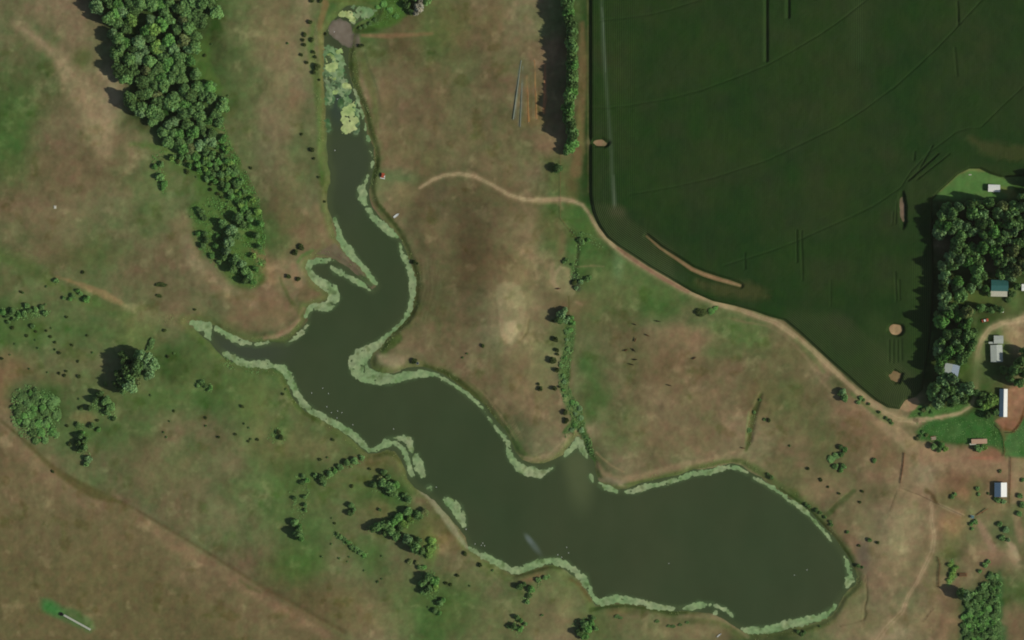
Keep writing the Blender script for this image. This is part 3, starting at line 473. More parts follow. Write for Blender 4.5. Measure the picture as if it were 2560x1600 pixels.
M_GROUND = mat('dry_pasture_soil', rough=1, spec=0, attr='col', grain=.17, gscale=.6)
M_ALGAE = mat('floating_algae', rough=.8, spec=.2, attr='col', grain=.1, gscale=.5)
M_CROP = mat('crop_leaves', rough=.8, spec=.1, attr='col', grain=.16, gscale=.9)
M_WATER = mat('still_water', rough=.14, spec=.35, attr='col', grain=.05, gscale=.12, bump=.02, bscale=.8)

# ------------------------------------------------------------------ object helpers
def tag(o, label=None, cat=None, group=None, kind=None):
    if label: o['label'] = label
    if cat: o['category'] = cat
    if group: o['group'] = group
    if kind: o['kind'] = kind
    return o
def mesh_obj(name, V, Fc, m, parent=None, cols=None, smooth=False):
    me = bpy.data.meshes.new(name); V = np.asarray(V, np.float32); Fc = np.asarray(Fc, np.int32)
    me.vertices.add(len(V)); me.vertices.foreach_set('co', V.ravel())
    k = Fc.shape[1]; me.loops.add(Fc.size); me.loops.foreach_set('vertex_index', Fc.ravel()); me.polygons.add(len(Fc))
    me.polygons.foreach_set('loop_start', np.arange(0, Fc.size, k, dtype=np.int32))
    if smooth: me.polygons.foreach_set('use_smooth', np.ones(len(Fc), bool))
    me.update(calc_edges=True)
    if cols is not None:
        a = me.color_attributes.new('col', 'FLOAT_COLOR', 'POINT'); a.data.foreach_set('color', np.c_[cols, np.ones(len(cols))].astype(np.float32).ravel())
    me.materials.append(m); o = bpy.data.objects.new(name, me); COL.objects.link(o); o.parent = parent
    return o
def bm_obj(name, bm, m, parent=None, smooth=False):
    me = bpy.data.meshes.new(name); bm.to_mesh(me); bm.free()
    if smooth:
        for p in me.polygons: p.use_smooth = True
    me.materials.append(m); o = bpy.data.objects.new(name, me); COL.objects.link(o); o.parent = parent
    return o
def empty(name, x, y, z=0.0, rz=0.0):
    o = bpy.data.objects.new(name, None); COL.objects.link(o); o.location = (x, y, z); o.rotation_euler = (0, 0, rz); return o

def sheet(name, X, Y, F, Z, C, m):
    """Surface over the part of the grid where F > 0, cut along F = 0 (a clean outline at any step)."""
    ny, nx = X.shape; idx = -np.ones(X.shape, int); V = []; cc = []
    pos = F > 0
    full = pos[:-1, :-1] & pos[1:, :-1] & pos[:-1, 1:] & pos[1:, 1:]
    anyp = pos[:-1, :-1] | pos[1:, :-1] | pos[:-1, 1:] | pos[1:, 1:]
    part = anyp & ~full
    idx[pos] = np.arange(pos.sum()); V = np.c_[WX(X[pos]), WY(Y[pos]), Z[pos]]; cc = C[pos]
    j, i = np.nonzero(full)
    tri = np.concatenate([np.c_[idx[j + 1, i], idx[j + 1, i + 1], idx[j, i + 1]], np.c_[idx[j + 1, i], idx[j, i + 1], idx[j, i]]])
    V = V.tolist(); cc = cc.tolist(); cut = {}; T = []
    def cutv(a, b):
        k = (a, b) if a < b else (b, a)
        if k in cut: return cut[k]
        (ja, ia), (jb, ib) = k; fa, fb = F[ja, ia], F[jb, ib]; t = fa / (fa - fb) if fa != fb else .5
        t = min(max(t, .02), .98); w = lambda A: A[ja, ia] * (1 - t) + A[jb, ib] * t
        V.append([float(WX(w(X))), float(WY(w(Y))), float(w(Z))]); cc.append(list(w(C))); cut[k] = len(V) - 1
        return cut[k]
    for j, i in zip(*np.nonzero(part)):
        ring = [(j + 1, i), (j + 1, i + 1), (j, i + 1), (j, i)]; out = []
        for q in range(4):
            a, b = ring[q], ring[(q + 1) % 4]
            if pos[a]: out.append(idx[a])
            if pos[a] != pos[b]: out.append(cutv(a, b))
        for q in range(1, len(out) - 1): T.append((out[0], out[q], out[q + 1]))
    if T: tri = np.concatenate([tri, np.array(T)])
    return mesh_obj(name, V, tri, m, cols=np.array(cc), smooth=True)

# ------------------------------------------------------------------ ground sheet reaching the horizon
ext = [30, 80, 200, 500, 1200, 3000, 8000, 20000, 40000]
gxs = np.r_[[GX[0, 0] - e for e in ext[::-1]], GX[0, :], [GX[0, -1] + e for e in ext]]
gys = np.r_[[GY[0, 0] - e for e in ext[::-1]], GY[:, 0], [GY[-1, 0] + e for e in ext]]
BX, BY = np.meshgrid(gxs, gys); Hb = bilin(H, BX, BY); Cb = bilin(RGB, BX, BY)
outd = np.maximum(np.maximum(GX[0, 0] - BX, BX - GX[0, -1]), np.maximum(GY[0, 0] - BY, BY - GY[-1, 0]))
f = sstep(0, 260, outd)[..., None]; Cb = Cb * (1 - f) + (np.array((99, 91, 60.)) + 8 * fbm(BX, BY, 700, 2, 4)[..., None]) * f
Hb = np.where(outd > 60, 0, Hb)
ny, nx = BX.shape; ii = np.arange(nx * ny).reshape(ny, nx)
quad = np.c_[ii[1:, :-1].ravel(), ii[1:, 1:].ravel(), ii[:-1, 1:].ravel()]; quad2 = np.c_[ii[1:, :-1].ravel(), ii[:-1, 1:].ravel(), ii[:-1, :-1].ravel()]
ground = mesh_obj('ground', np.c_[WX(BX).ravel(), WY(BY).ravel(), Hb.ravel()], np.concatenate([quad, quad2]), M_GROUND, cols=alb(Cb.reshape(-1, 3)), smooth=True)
tag(ground, 'dry brown and green pasture with worn pale patches around the reservoir', kind='structure')

# ------------------------------------------------------------------ water
LX, LY = grid(440, -10, 2170, 1612, 2.5)
LF = polyfield(LX, LY, LAKE, 30)
wcol = np.zeros(LX.shape + (3,)) + np.array((57, 67, 41.))
wcol += (fbm(LX, LY * .6, 60, 4, 8) * 3.0)[..., None] * np.array([.9, 1, .8]) + (fbm(LX, LY, 160, 3, 7) * 5)[..., None] * np.array([1, .3, .4])
def wspot(x, y, rx, ry, c, op, ang=0):
    cs, sn = math.cos(math.radians(ang)), math.sin(math.radians(ang)); dx, dy = LX - x, LY - y
    q = np.hypot((dx * cs + dy * sn) / rx, (-dx * sn + dy * cs) / ry); a = (sstep(1.6, .3, q) * op)[..., None]
    wcol[:] = wcol * (1 - a) + np.array(c, float) * a
wspot(1448, 1190, 34, 80, (80, 88, 56), .8, -6); wspot(1440, 1160, 30, 30, (78, 86, 54), .6)
wspot(1333, 1362, 8, 30, (92, 104, 98), .6, -38); wspot(1322, 1348, 6, 14, (104, 114, 110), .5, -38)
wspot(880, 420, 60, 120, (60, 68, 50), .5); wspot(600, 880, 120, 40, (60, 68, 52), .7); wspot(850, 250, 40, 60, (52, 64, 52), .8)
_ms = np.full(LX.shape, -1e3)
for _s in MATS + SCUM: _ms = np.maximum(_ms, stroke(LX, LY, _s, 16))
_sub = (sstep(-9, 2, _ms + 5 * fbm(LX, LY, 12, 3, 66)) * .6)[..., None]; wcol = wcol * (1 - _sub) + np.array((76, 96, 60.)) * _sub
shallow = sstep(22, 4, LF)[..., None] * .5; wcol = wcol * (1 - shallow) + np.array((72, 82, 50.)) * shallow
sheet('water', LX, LY, LF + 1.5, np.full(LX.shape, WATER_Z) , alb(wcol), M_WATER); tag(bpy.data.objects['water'], 'dark olive green still water of the reservoir', kind='structure')

def mats_sheet(name, strokes, col, var, z, rough, rs, seed, m, label, cat=None, clip=-3, holes=None, wide=1.12):
    F = np.full(LX.shape, -1e3)
    for s in strokes: F = np.maximum(F, stroke(LX, LY, [(a, b, c * wide) for a, b, c in s], 14))
    F = np.where(F > -50, F + rough * fbm(LX, LY, rs * 1.4, 3, seed) + rough * .75 * fbm(LX, LY, rs / 2.2, 2, seed + 9), F)
    if holes is not None: F = np.minimum(F, holes)
    F = np.minimum(F, (.50 - fbm(LX, LY, 9, 3, seed + 13)) * 14)
    F = np.minimum(F, LF - clip)
    C = np.zeros(LX.shape + (3,)) + np.array(col, float)
    C += (fbm(LX, LY, 40, 3, seed + 1) * var)[..., None] * np.array([1.3, .5, .9]) + (fbm(LX, LY, 9, 3, seed + 2) * var * .9)[..., None] * np.array([1.1, .9, .7]) - (sstep(.15, .5, fbm(LX, LY, 14, 3, seed + 21)) * 24)[..., None]
    C *= (1 + .13 * fbm(LX, LY, 6, 2, seed + 5))[..., None]
    tz = bilin(H, LX, LY)
    o = sheet(name, LX, LY, F, np.maximum(z, tz + .04), alb(np.clip(C, 5, 250)), m)
    return tag(o, label, cat, kind='stuff')
_rg = fbm(LX, LY, 20, 5, 55) + .5 * fbm(LX, LY, 5.5, 2, 56)
hole = -13 * _rg + 3.4
hole2 = -13 * (fbm(LX, LY, 18, 5, 155) + .6 * fbm(LX, LY, 5.5, 2, 156)) + 2.0
mats_sheet('algae_scum', SCUM, (84, 110, 72), 30, WATER_Z + .02, 7, 12, 31, M_ALGAE, 'mottled mid green scum floating in the narrow north arm', holes=hole)
mats_sheet('algae_mats', MATS, (121, 141, 96), 17, WATER_Z + .06, 4.6, 9, 41, M_ALGAE, 'pale green algae mats floating in a ribbon along the shores')
mats_sheet('yellow_algae', YEL, (152, 168, 106), 18, WATER_Z + .10, 6.5, 8, 51, M_ALGAE, 'bright yellow green algae patches in the north arm', holes=hole + 3)
mats_sheet('pale_scum', [[(822,118,14),(838,135,30),(846,160,34),(838,185,34),(848,210,42),(862,228,24)], [(866,250,20),(880,262,24),(890,285,18),(892,310,12)], [(818,190,12),(824,225,14),(822,260,8)], [(895,30,34),(922,32,24)]], (112, 136, 92), 22, WATER_Z + .07, 7, 10, 61, M_ALGAE, 'ragged pale green scum between the yellow patches of the north arm', holes=hole2)
MUD = [(836,50),(850,44),(866,50),(878,62),(884,80),(896,86),(902,108),(884,124),(868,118),(848,106),(834,94),(818,84),(822,66)]
MF = polyfield(LX, LY, MUD, 20) + 6 * fbm(LX, LY, 14, 4, 3)
mcol = np.zeros(LX.shape + (3,)) + np.array((106, 97, 82.)) + (fbm(LX, LY, 14, 3, 6) * 14)[..., None]
mcol = mcol * (1 - sstep(6, 0, MF)[..., None] * .45) + np.array((70, 76, 54.)) * sstep(6, 0, MF)[..., None] * .45
tag(sheet('mud_flat', LX, LY, np.minimum(MF, LF + 8), np.maximum(WATER_Z + .13, bilin(H, LX, LY) + .05), alb(mcol), M_ALGAE), 'grey brown mud flat at the head of the north arm', kind='structure')

# ------------------------------------------------------------------ tracks draped on the ground, same soil as around them
def track(name, key, label, thr=.5):
    pts = TRK[key]; x0 = min(p[0] for p in pts) - 20; x1 = max(p[0] for p in pts) + 20; y0 = min(p[1] for p in pts) - 20; y1 = max(p[1] for p in pts) + 20
    i0 = max(0, int((x0 - xs0) / GS)); i1 = min(GX.shape[1], int((x1 - xs0) / GS) + 1); j0 = max(0, int((y0 - ys0) / GS)); j1 = min(GX.shape[0], int((y1 - ys0) / GS) + 1)
    X, Y = GX[j0:j1, i0:i1], GY[j0:j1, i0:i1]
    F = stroke(X, Y, [(a, b, c * .95) for a, b, c in pts], 10) + .9 * fbm(X, Y, 8, 2, 3)
    o = sheet(name, X, Y, F, H[j0:j1, i0:i1] + .03, alb(RGB[j0:j1, i0:i1]), M_GROUND)
    return tag(o, label, kind='structure')
track('dirt_road', 'pasture', 'long tan dirt road curving along the crop field edge'); track('farm_driveway', 'farm', 'tan driveway leading in under the farmyard trees')
track('cattle_track', 'south', 'pale worn track running down the lower right pasture'); track('field_path', 'inner', 'short reddish path cutting inside the crop field')

# ------------------------------------------------------------------ crop: a real canopy about two metres high, cut by wheel tracks
CX, CY = grid(1466, -210, 2710, 1040, 2.5)
CF = polyfield(CX, CY, CROP, 60)
# bare gaps
def hole_el(F, x, y, rx, ry, ang=0, rough=.3):
    cs, sn = math.cos(math.radians(ang)), math.sin(math.radians(ang)); dx, dy = CX - x, CY - y
    q = np.hypot((dx * cs + dy * sn) / rx, (-dx * sn + dy * cs) / ry) + rough * fbm(CX, CY, 10, 2, 5)
    return np.minimum(F, (q - 1) * min(rx, ry))
G = CF.copy()
G = hole_el(G, 1500, 358, 20, 9); G = hole_el(G, 2256, 525, 8, 34, -4); G = hole_el(G, 2239, 824, 18, 14, 0, .15); G = hole_el(G, 2238, 942, 18, 12, 0, .6)
G = np.minimum(G, -(stroke(CX, CY, TRK['inner'], 20) + 2.5))
thin = np.maximum.reduce([sstep(30, -6, -stroke(CX, CY, [(1720,705,20),(1800,730,40),(1870,742,40),(1915,752,20)], 60)) * 0,
                          sstep(-16, 10, stroke(CX, CY, [(1745,706,10),(1800,724,24),(1870,726,36),(1915,740,20)], 40) + 8 * fbm(CX, CY, 18, 3, 4)) * .75,
                          sstep(-14, 8, stroke(CX, CY, [(2425,345,8),(2460,368,28),(2510,380,34),(2580,385,40),(2700,390,44)], 40) + 7 * fbm(CX, CY, 16, 3, 4)) * .65])
top = 2.1 * sstep(-.5, 5, G)
ch = top * (1 - .6 * thin)
cn = fbm(CX, CY, 60, 4, 71); cn2 = fbm(CX, CY, 22, 3, 75)
ccol = np.zeros(CX.shape + (3,)) + np.array((36, 54, 24.))
ccol += (fbm(CX, CY, 110, 3, 171) * 6)[..., None] * np.array([1.1, .5, .3]) + (cn * 5.5)[..., None] * np.array([1.3, -.2, .9]) + (cn2 * 3.5)[..., None] * np.array([.8, .9, .1]) + (fbm(CX, CY * .25, 7, 2, 79) * 2.5)[..., None]
def ctint(F, col, soft, op):
    a = (sstep(-soft, soft, F) * op)[..., None]; ccol[:] = ccol * (1 - a) + np.array(col, float) * a
ctint(stroke(CX, CY, [(1503,-200,6),(1504,20,8),(1508,120,8),(1514,200,8),(1522,300,7),(1528,380,8),(1530,450,8),(1536,510,10)], 20), (66,80,58), 6, .75)
ctint(stroke(CX, CY, [(1505,20,2),(1508,60,3),(1514,180,1)], 20), (104,116,100), 3, .6)
ctint(stroke(CX, CY, [(1534,440,4),(1536,520,6)], 20), (96,104,84), 4, .5)
ctint(stroke(CX, CY, [(1535,530,24),(1550,530,26)], 20), (72,68,48), 14, .6)
ctint(stroke(CX, CY, [(2140,-200,40),(2145,140,40)], 40), (48,64,34), 20, .5)
ctint(stroke(CX, CY, [(2300,680,60),(2300,900,60)], 40), (44,66,28), 20, .5)
ctint(stroke(CX, CY, [(2190,810,60),(2270,960,90)], 60), (52,66,34), 30, .5)
ctint(stroke(CX, CY, [(1560,620,40),(1610,650,46),(1700,700,30)], 40), (46,66,36), 16, .5)
ccol = ccol * (1 - thin[..., None] * .75) + np.array((76, 70, 40.)) * thin[..., None] * .75
ctint(-abs(CF - 3), (60, 70, 40), 3, .5)
lat = np.zeros(CX.shape)
for a in ARCS:
    F = stroke(CX, CY, [(x, y, 1.6) for x, y in a], 6); k = sstep(-1.6, .6, F); lat = np.maximum(lat, k * .34)
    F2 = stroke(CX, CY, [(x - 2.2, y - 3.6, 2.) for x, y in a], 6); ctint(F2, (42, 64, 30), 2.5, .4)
for (p, q, w, d) in SLOTS:
    F = stroke(CX, CY, [(p[0], p[1], w), (q[0], q[1], w)], 6); lat = np.maximum(lat, sstep(-1.5, 1, F) * d)
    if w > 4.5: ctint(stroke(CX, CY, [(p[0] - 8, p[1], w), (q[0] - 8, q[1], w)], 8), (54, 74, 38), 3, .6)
ccol = ccol * (1 - lat[..., None] * .35) + np.array((32, 44, 22.)) * lat[..., None] * .35
ch = ch * (1 - .8 * lat) + .12 * fbm(CX, CY, 5, 2, 83) * sstep(2, 8, G)
gzc = bilin(H, CX, CY)
# distance from the south-west edge, for the planted rows
dist = -stroke(CX, CY, [(x, y, 0) for x, y in CROP_SW], 150); dist = np.minimum(dist, 150)
o = sheet('crop_field', CX, CY, G + 1, gzc + np.maximum(ch, .05), alb(np.clip(ccol, 8, 200)), M_CROP)
tag(o, 'dense dark green row crop with curved wheel tracks across it', kind='stuff')
co = np.empty(len(o.data.vertices) * 3, np.float32); o.data.vertices.foreach_get('co', co); co = co.reshape(-1, 3)
vx = co[:, 0] / PX + 1280; vy = 800 - co[:, 1] / PX
def bil2(A, x, y):
    u = np.clip((x - CX[0, 0]) / 2.5, 0, A.shape[1] - 1.001); v = np.clip((y - CY[0, 0]) / 2.5, 0, A.shape[0] - 1.001); i = u.astype(int); j = v.astype(int); fu = u - i; fv = v - j
    return (A[j, i] * (1 - fu) + A[j, i + 1] * fu) * (1 - fv) + (A[j + 1, i] * (1 - fu) + A[j + 1, i + 1] * fu) * fv
dv = bil2(dist, vx, vy)
band = sstep(78, 60, dv) * sstep(500, 520, vy) * sstep(1905, 1890, vx) * sstep(1700, 1670, vx) + sstep(120, 96, dv) * sstep(1930, 1990, vx) * sstep(760, 800, vy)
vert = (sstep(1470, 1480, vx) * sstep(1620, 1560, vx) * sstep(560, 480, vy) * .30 + sstep(2270, 2285, vx) * sstep(2340, 2325, vx) * sstep(560, 640, vy) * .35
        + sstep(2120, 2135, vx) * sstep(2170, 2160, vx) * .35 * sstep(200, 150, vy) + .13)
for nm, val in (('rowdist', dv), ('band', np.clip(band, 0, 1)), ('upright', np.clip(vert, 0, 1))):
    a = o.data.attributes.new(nm, 'FLOAT', 'POINT'); a.data.foreach_set('value', val.astype(np.float32))
nt = M_CROP.node_tree; b = nt.nodes['Principled BSDF']; base = b.inputs['Base Color'].links[0].from_socket
def node(t, **kw):
    n = nt.nodes.new(t)
    for k, v in kw.items(): setattr(n, k, v)
    return n
def attrf(nm): n = node('ShaderNodeAttribute'); n.attribute_name = nm; return n.outputs['Fac']
def mth(op, a, b_=None):
    n = node('ShaderNodeMath', operation=op)
    for s, v in zip(n.inputs, (a, b_)):
        if v is None: continue
        if isinstance(v, (int, float)): s.default_value = v
        else: nt.links.new(v, s)
    return n.outputs[0]
s1 = mth('SINE', mth('MULTIPLY', attrf('rowdist'), 2 * math.pi / 4.4))
geo = node('ShaderNodeNewGeometry'); sep = node('ShaderNodeSeparateXYZ'); nt.links.new(geo.outputs['Position'], sep.inputs[0])
s2 = mth('SINE', mth('MULTIPLY', sep.outputs[0], 2 * math.pi / 1.35))
amp1 = mth('MULTIPLY', mth('MULTIPLY', s1, attrf('band')), .55); amp2 = mth('MULTIPLY', mth('MULTIPLY', s2, attrf('upright')), .75)
fac = mth('ADD', mth('ADD', amp1, amp2), 1.0)
soil = mth('MAXIMUM', mth('MULTIPLY', mth('ADD', s1, -.1), mth('MULTIPLY', attrf('band'), .34)), 0.0)
v = node('ShaderNodeVectorMath', operation='SCALE'); nt.links.new(base, v.inputs[0]); nt.links.new(fac, v.inputs[3])
mx = node('ShaderNodeMix', data_type='RGBA'); nt.links.new(soil, mx.inputs[0]); nt.links.new(v.outputs[0], mx.inputs[6]); mx.inputs[7].default_value = (*alb((104, 100, 68)), 1)
nt.links.new(mx.outputs[2], b.inputs['Base Color'])


# ------------------------------------------------------------------ foliage
def leaf_mat(name, col):
    m = bpy.data.materials.new(name); m.use_nodes = True; nt = m.node_tree; b = nt.nodes['Principled BSDF']
    b.inputs['Roughness'].default_value = .75; b.inputs['Specular IOR Level'].default_value = .15
    a = nt.nodes.new('ShaderNodeAttribute'); a.attribute_name = 'col'
    r = nt.nodes.new('ShaderNodeRGB'); r.outputs[0].default_value = (*alb(col), 1)
    v = nt.nodes.new('ShaderNodeVectorMath'); v.operation = 'MULTIPLY'; nt.links.new(a.outputs['Color'], v.inputs[0]); nt.links.new(r.outputs[0], v.inputs[1])
    oi = nt.nodes.new('ShaderNodeObjectInfo'); mr = nt.nodes.new('ShaderNodeMapRange'); nt.links.new(oi.outputs['Random'], mr.inputs[0]); mr.inputs[3].default_value = .8; mr.inputs[4].default_value = 1.25
    v2 = nt.nodes.new('ShaderNodeVectorMath'); v2.operation = 'SCALE'; nt.links.new(v.outputs[0], v2.inputs[0]); nt.links.new(mr.outputs[0], v2.inputs[3])
    nt.links.new(v2.outputs[0], b.inputs['Base Color'])
    t = nt.nodes.new('ShaderNodeBsdfTranslucent'); nt.links.new(v2.outputs[0], t.inputs[0]); ms = nt.nodes.new('ShaderNodeMixShader'); ms.inputs[0].default_value = .22
    nt.links.new(b.outputs[0], ms.inputs[1]); nt.links.new(t.outputs[0], ms.inputs[2]); nt.links.new(ms.outputs[0], nt.nodes['Material Output'].inputs[0])
    return m
TONE = {'mid': ((116,152,88), 'mid green'), 'dark': ((98,128,72), 'dark green'), 'grey': ((126,158,104), 'grey green'), 'lime': ((132,166,84), 'bright green'), 'olive': ((122,134,82), 'olive green'),
        'black': ((74,88,46), 'very dark'), 'pale': ((176,172,150), 'pale grey'), 'lush': ((106,152,78), 'fresh green')}
LM = {k: leaf_mat(k + '_leaves', v[0]) for k, v in TONE.items()}
M_BARK = mat('bark', (96, 84, 66), rough=1, spec=0, grain=.2, gscale=4)

def crown_mesh(name, n, size, lobes, seed, flat=.9, spread=.52, lr=.44, tall=False):
    r = np.random.default_rng(seed); cs = []
    for k in range(lobes):
        a = k * 2.399 + r.random() * .7; q = spread * math.sqrt((k + .4) / lobes) * (1.05 + .25 * r.random())
        z = .52 + .28 * (1 - q) + r.normal() * .10
        cs.append((q * math.cos(a), q * math.sin(a), z * (1.0), lr * (.7 + .5 * r.random())))
    cs = np.array(cs); P = []; N = []; B = []
    while len(P) < n:
        k = r.integers(lobes); c = cs[k]; d = r.normal(size=3); d /= np.linalg.norm(d)
        if d[2] < -.35 and r.random() < .7: continue
        rad = c[3] * (.72 + .34 * r.random()) * (1 + .18 * math.sin(5 * d[0] + 3 * k) * math.cos(4 * d[1] + k))
        p = c[:3] + d * rad * np.array([1, 1, flat])
        dd = np.linalg.norm((cs[:, :3] - p) / np.array([1, 1, flat]), axis=1) - cs[:, 3] * .7
        dd[k] = 1
        if dd.min() < 0: continue
        if vnoise(p[0] * 9 + 50, p[1] * 9 + 50, 1.0, seed) < .22: continue
        P.append(p); N.append(d); B.append(.86 + .28 * ((k * .618) % 1) + r.normal() * .10)
    P = np.array(P); N = np.array(N); B = np.array(B)
    n_ = N + r.normal(size=N.shape) * .55; n_ /= np.linalg.norm(n_, axis=1)[:, None]
    u = np.cross(n_, r.normal(size=N.shape)); u /= np.linalg.norm(u, axis=1)[:, None]; w = np.cross(n_, u)
    s = size * (.6 + .8 * r.random(len(P)))[:, None]
    V = np.stack([P - u * s - w * s * .7, P + u * s - w * s * .5, P + u * s * .8 + w * s, P - u * s * .7 + w * s * .8], 1).reshape(-1, 3)
    F = np.arange(len(V)).reshape(-1, 4)
    hue = r.normal(size=(len(P), 1)) * .06
    C = np.repeat(np.c_[B[:, None] * (1 + hue), B[:, None], B[:, None] * (1 - hue)], 4, 0)
    me = bpy.data.meshes.new(name); me.vertices.add(len(V)); me.vertices.foreach_set('co', V.astype(np.float32).ravel())
    me.loops.add(F.size); me.loops.foreach_set('vertex_index', F.astype(np.int32).ravel()); me.polygons.add(len(F)); me.polygons.foreach_set('loop_start', np.arange(0, F.size, 4, dtype=np.int32))
    me.update(calc_edges=True); a = me.color_attributes.new('col', 'FLOAT_COLOR', 'POINT'); a.data.foreach_set('color', np.c_[np.clip(C, .2, 2), np.ones(len(C))].astype(np.float32).ravel())
    return me
CR = {}
for t in TONE:
    for s_ in ('s', 'm', 'l'): CR[(s_, t)] = []
_base = {'s': [crown_mesh('foliage', 420, .17, 6, 10 + k, spread=.5, lr=.42) for k in range(4)],
         'm': [crown_mesh('crown', 1700, .095, 9, 30 + k) for k in range(6)],
         'l': [crown_mesh('crown', 4200, .058, 15, 60 + k, spread=.66, lr=.34) for k in range(4)]}
for s_, ms in _base.items():
    for t in TONE:
        for me in ms:
            c = me.copy(); c.materials.append(LM[t]); CR[(s_, t)].append(c)
def trunk_mesh(seed):
    r = random.Random(seed); bm = bmesh.new()
    def limb(p, q, r0, r1):
        d = q - p; M = d.to_track_quat('Z', 'Y').to_matrix().to_4x4(); M.translation = (p + q) / 2
        bmesh.ops.create_cone(bm, segments=7, radius1=r0, radius2=r1, depth=d.length, matrix=M, cap_ends=True)
    top = Vector((r.uniform(-.03, .03), r.uniform(-.03, .03), .62)); limb(Vector((0, 0, -.03)), top, .04, .024)
    for k in range(4):
        a = k * 1.6 + r.random(); z0 = Vector((0, 0, 0)).lerp(top, .55 + .13 * k); limb(z0, z0 + Vector((.22 * math.cos(a), .22 * math.sin(a), .2 + r.random() * .1)), .02, .008)
    me = bpy.data.meshes.new('trunk'); bm.to_mesh(me); bm.free(); me.materials.append(M_BARK); return me
TRUNKS = [trunk_mesh(k) for k in range(3)]

SPEC = []; DEFER_LABEL = [None]
THINGS = []           # (object, label core, x, y): labels are completed once everything is placed
def tree(x, y, r, h, tone, place, group=None, name='tree', kind=None, z=None, squash=1.0, ang=None, defer=True):
    """x, y, r in photograph pixels; h in metres."""
    if defer: SPEC.append(((x, y, r, h, tone, place, group, name, kind, z, squash, ang), DEFER_LABEL[0])); return SPEC[-1]
    R = r * PX; s_ = 'l' if r > 21 else 'm' if r > 8.5 else 's'
    t = empty(name, WX(x), WY(y), (gz(x, y) if z is None else z) - .05, random.random() * 6.28 if ang is None else ang)
    me = random.choice(CR[(s_, tone)]); c = bpy.data.objects.new('crown', me); COL.objects.link(c); c.parent = t
    hc = h * .95; c.scale = (R * squash, R, hc * .95); c.location = (0, 0, h * .02)
    k = bpy.data.objects.new('trunk', random.choice(TRUNKS)); COL.objects.link(k); k.parent = t; k.scale = (h * .9, h * .9, h)
    big = 'small' if r < 9 else 'broad' if r > 17 else 'medium' if r > 12 else 'slim'
    t['category'] = 'shrub' if name == 'shrub' else 'tree'
    if group: t['group'] = group
    THINGS.append((t, f"{big} {TONE[tone][1]} {kind or 'tree'}", place, x, y)); return t
SHRUBBY = ('thicket bushes', 'scrub of the green gully', 'thicket bushes at bottom right', 'hollow bushes', 'marsh bushes')
def bush(x, y, r, tone, place=None, group='scattered pasture bushes', sx=1.0, ang=None, h=None, kind='bush', name='bush'):
    if group in SHRUBBY: kind = name = 'shrub'
    me = random.choice(CR[('s' if r < 9 else 'm', tone)]); o = bpy.data.objects.new(name, me); COL.objects.link(o)
    R = r * PX; h = h or max(.9, R * 1.25); o.location = (WX(x), WY(y), gz(x, y) - .15 * h); o.scale = (R * sx, R, h); o.rotation_euler = (0, 0, random.random() * 6.28 if ang is None else math.radians(ang))
    sz = 'tiny' if r < 3.2 else 'small' if r < 5 else 'rounded' if r < 8 else 'wide'
    if sx > 1.5: sz = 'long low'
    o['category'] = kind; o['group'] = group
    THINGS.append((o, f"{sz} {TONE[tone][1]} {kind}", place, x, y)); return o

LANDMARKS = [('the muddy head pool', 850, 85), ('the narrow north arm', 860, 300), ('the white rowboat', 991, 539), ('the hooked cove', 800, 690), ('the algae covered point', 900, 900), ('the west creek tip', 500, 820),
    ('the west pasture oaks', 330, 930), ('the round thicket', 87, 1010), ('the tan scarp track', 230, 725), ('the green gully', 1425, 920), ('the fence bend', 1405, 545), ('the tan knoll', 1270, 820), ('the windbreak', 1425, 200),
    ('the lower woods', 1000, 1320), ('the ploughed field edge', 500, 1385), ('the reservoir outlet bend', 1475, 1520), ('the grazing cows', 1590, 860), ('the east ditch', 1880, 1060), ('the east shore', 2100, 1360), ('the farm gate', 2280, 1110),
    ('the long white barn', 2510, 1010), ('the blue grey shed', 2500, 1223), ('the cattle track', 2330, 1350), ('the big upper wood', 440, 250), ('the gully trees', 590, 620), ('the north shore bay', 1750, 1150), ('the algae bulge', 1030, 1130), ('the lower left corner pipe', 190, 1550), ('the bright green thicket', 2450, 1520)]
def where(x, y):
    best = min(LANDMARKS, key=lambda l: math.hypot(l[1] - x, l[2] - y)); dx, dy = x - best[1], y - best[2]
    if math.hypot(dx, dy) < 45: return 'beside ' + best[0]
    a = math.degrees(math.atan2(-dy, dx)) % 360; d = ['right of', 'up and right of', 'above', 'up and left of', 'left of', 'down and left of', 'below', 'down and right of'][int((a + 22.5) // 45) % 8]
    return d + ' ' + best[0]
ORD = ['first', 'second', 'third', 'fourth', 'fifth', 'sixth', 'seventh', 'eighth', 'ninth', 'tenth', 'eleventh', 'twelfth', 'thirteenth', 'fourteenth', 'fifteenth', 'sixteenth', 'seventeenth', 'eighteenth', 'nineteenth', 'twentieth']
def finish_labels():
    d = {}
    for t in THINGS:
        lab = t[1] + ' ' + (t[2] or where(t[3], t[4])); d.setdefault(lab, []).append(t)
    for lab, ts in d.items():
        if len(ts) == 1: ts[0][0]['label'] = lab; continue
        xs = [t[3] for t in ts]; ys = [t[4] for t in ts]; ver = max(ys) - min(ys) >= max(xs) - min(xs)
        ts.sort(key=lambda t: t[4] if ver else t[3]); n = len(ts); e = 'top' if ver else 'left'
        for k, t in enumerate(ts):
            if n == 2: w = ('upper' if ver else 'left') if k == 0 else ('lower' if ver else 'right'); t[0]['label'] = f"{lab}, the {w} one"
            elif k == 0: t[0]['label'] = f"{lab}, the {'topmost' if ver else 'leftmost'}"
            elif k == n - 1: t[0]['label'] = f"{lab}, the {'lowest' if ver else 'rightmost'}"
            else: t[0]['label'] = f"{lab}, {ORD[k] if k < 20 else str(k + 1) + 'th'} from {e}"

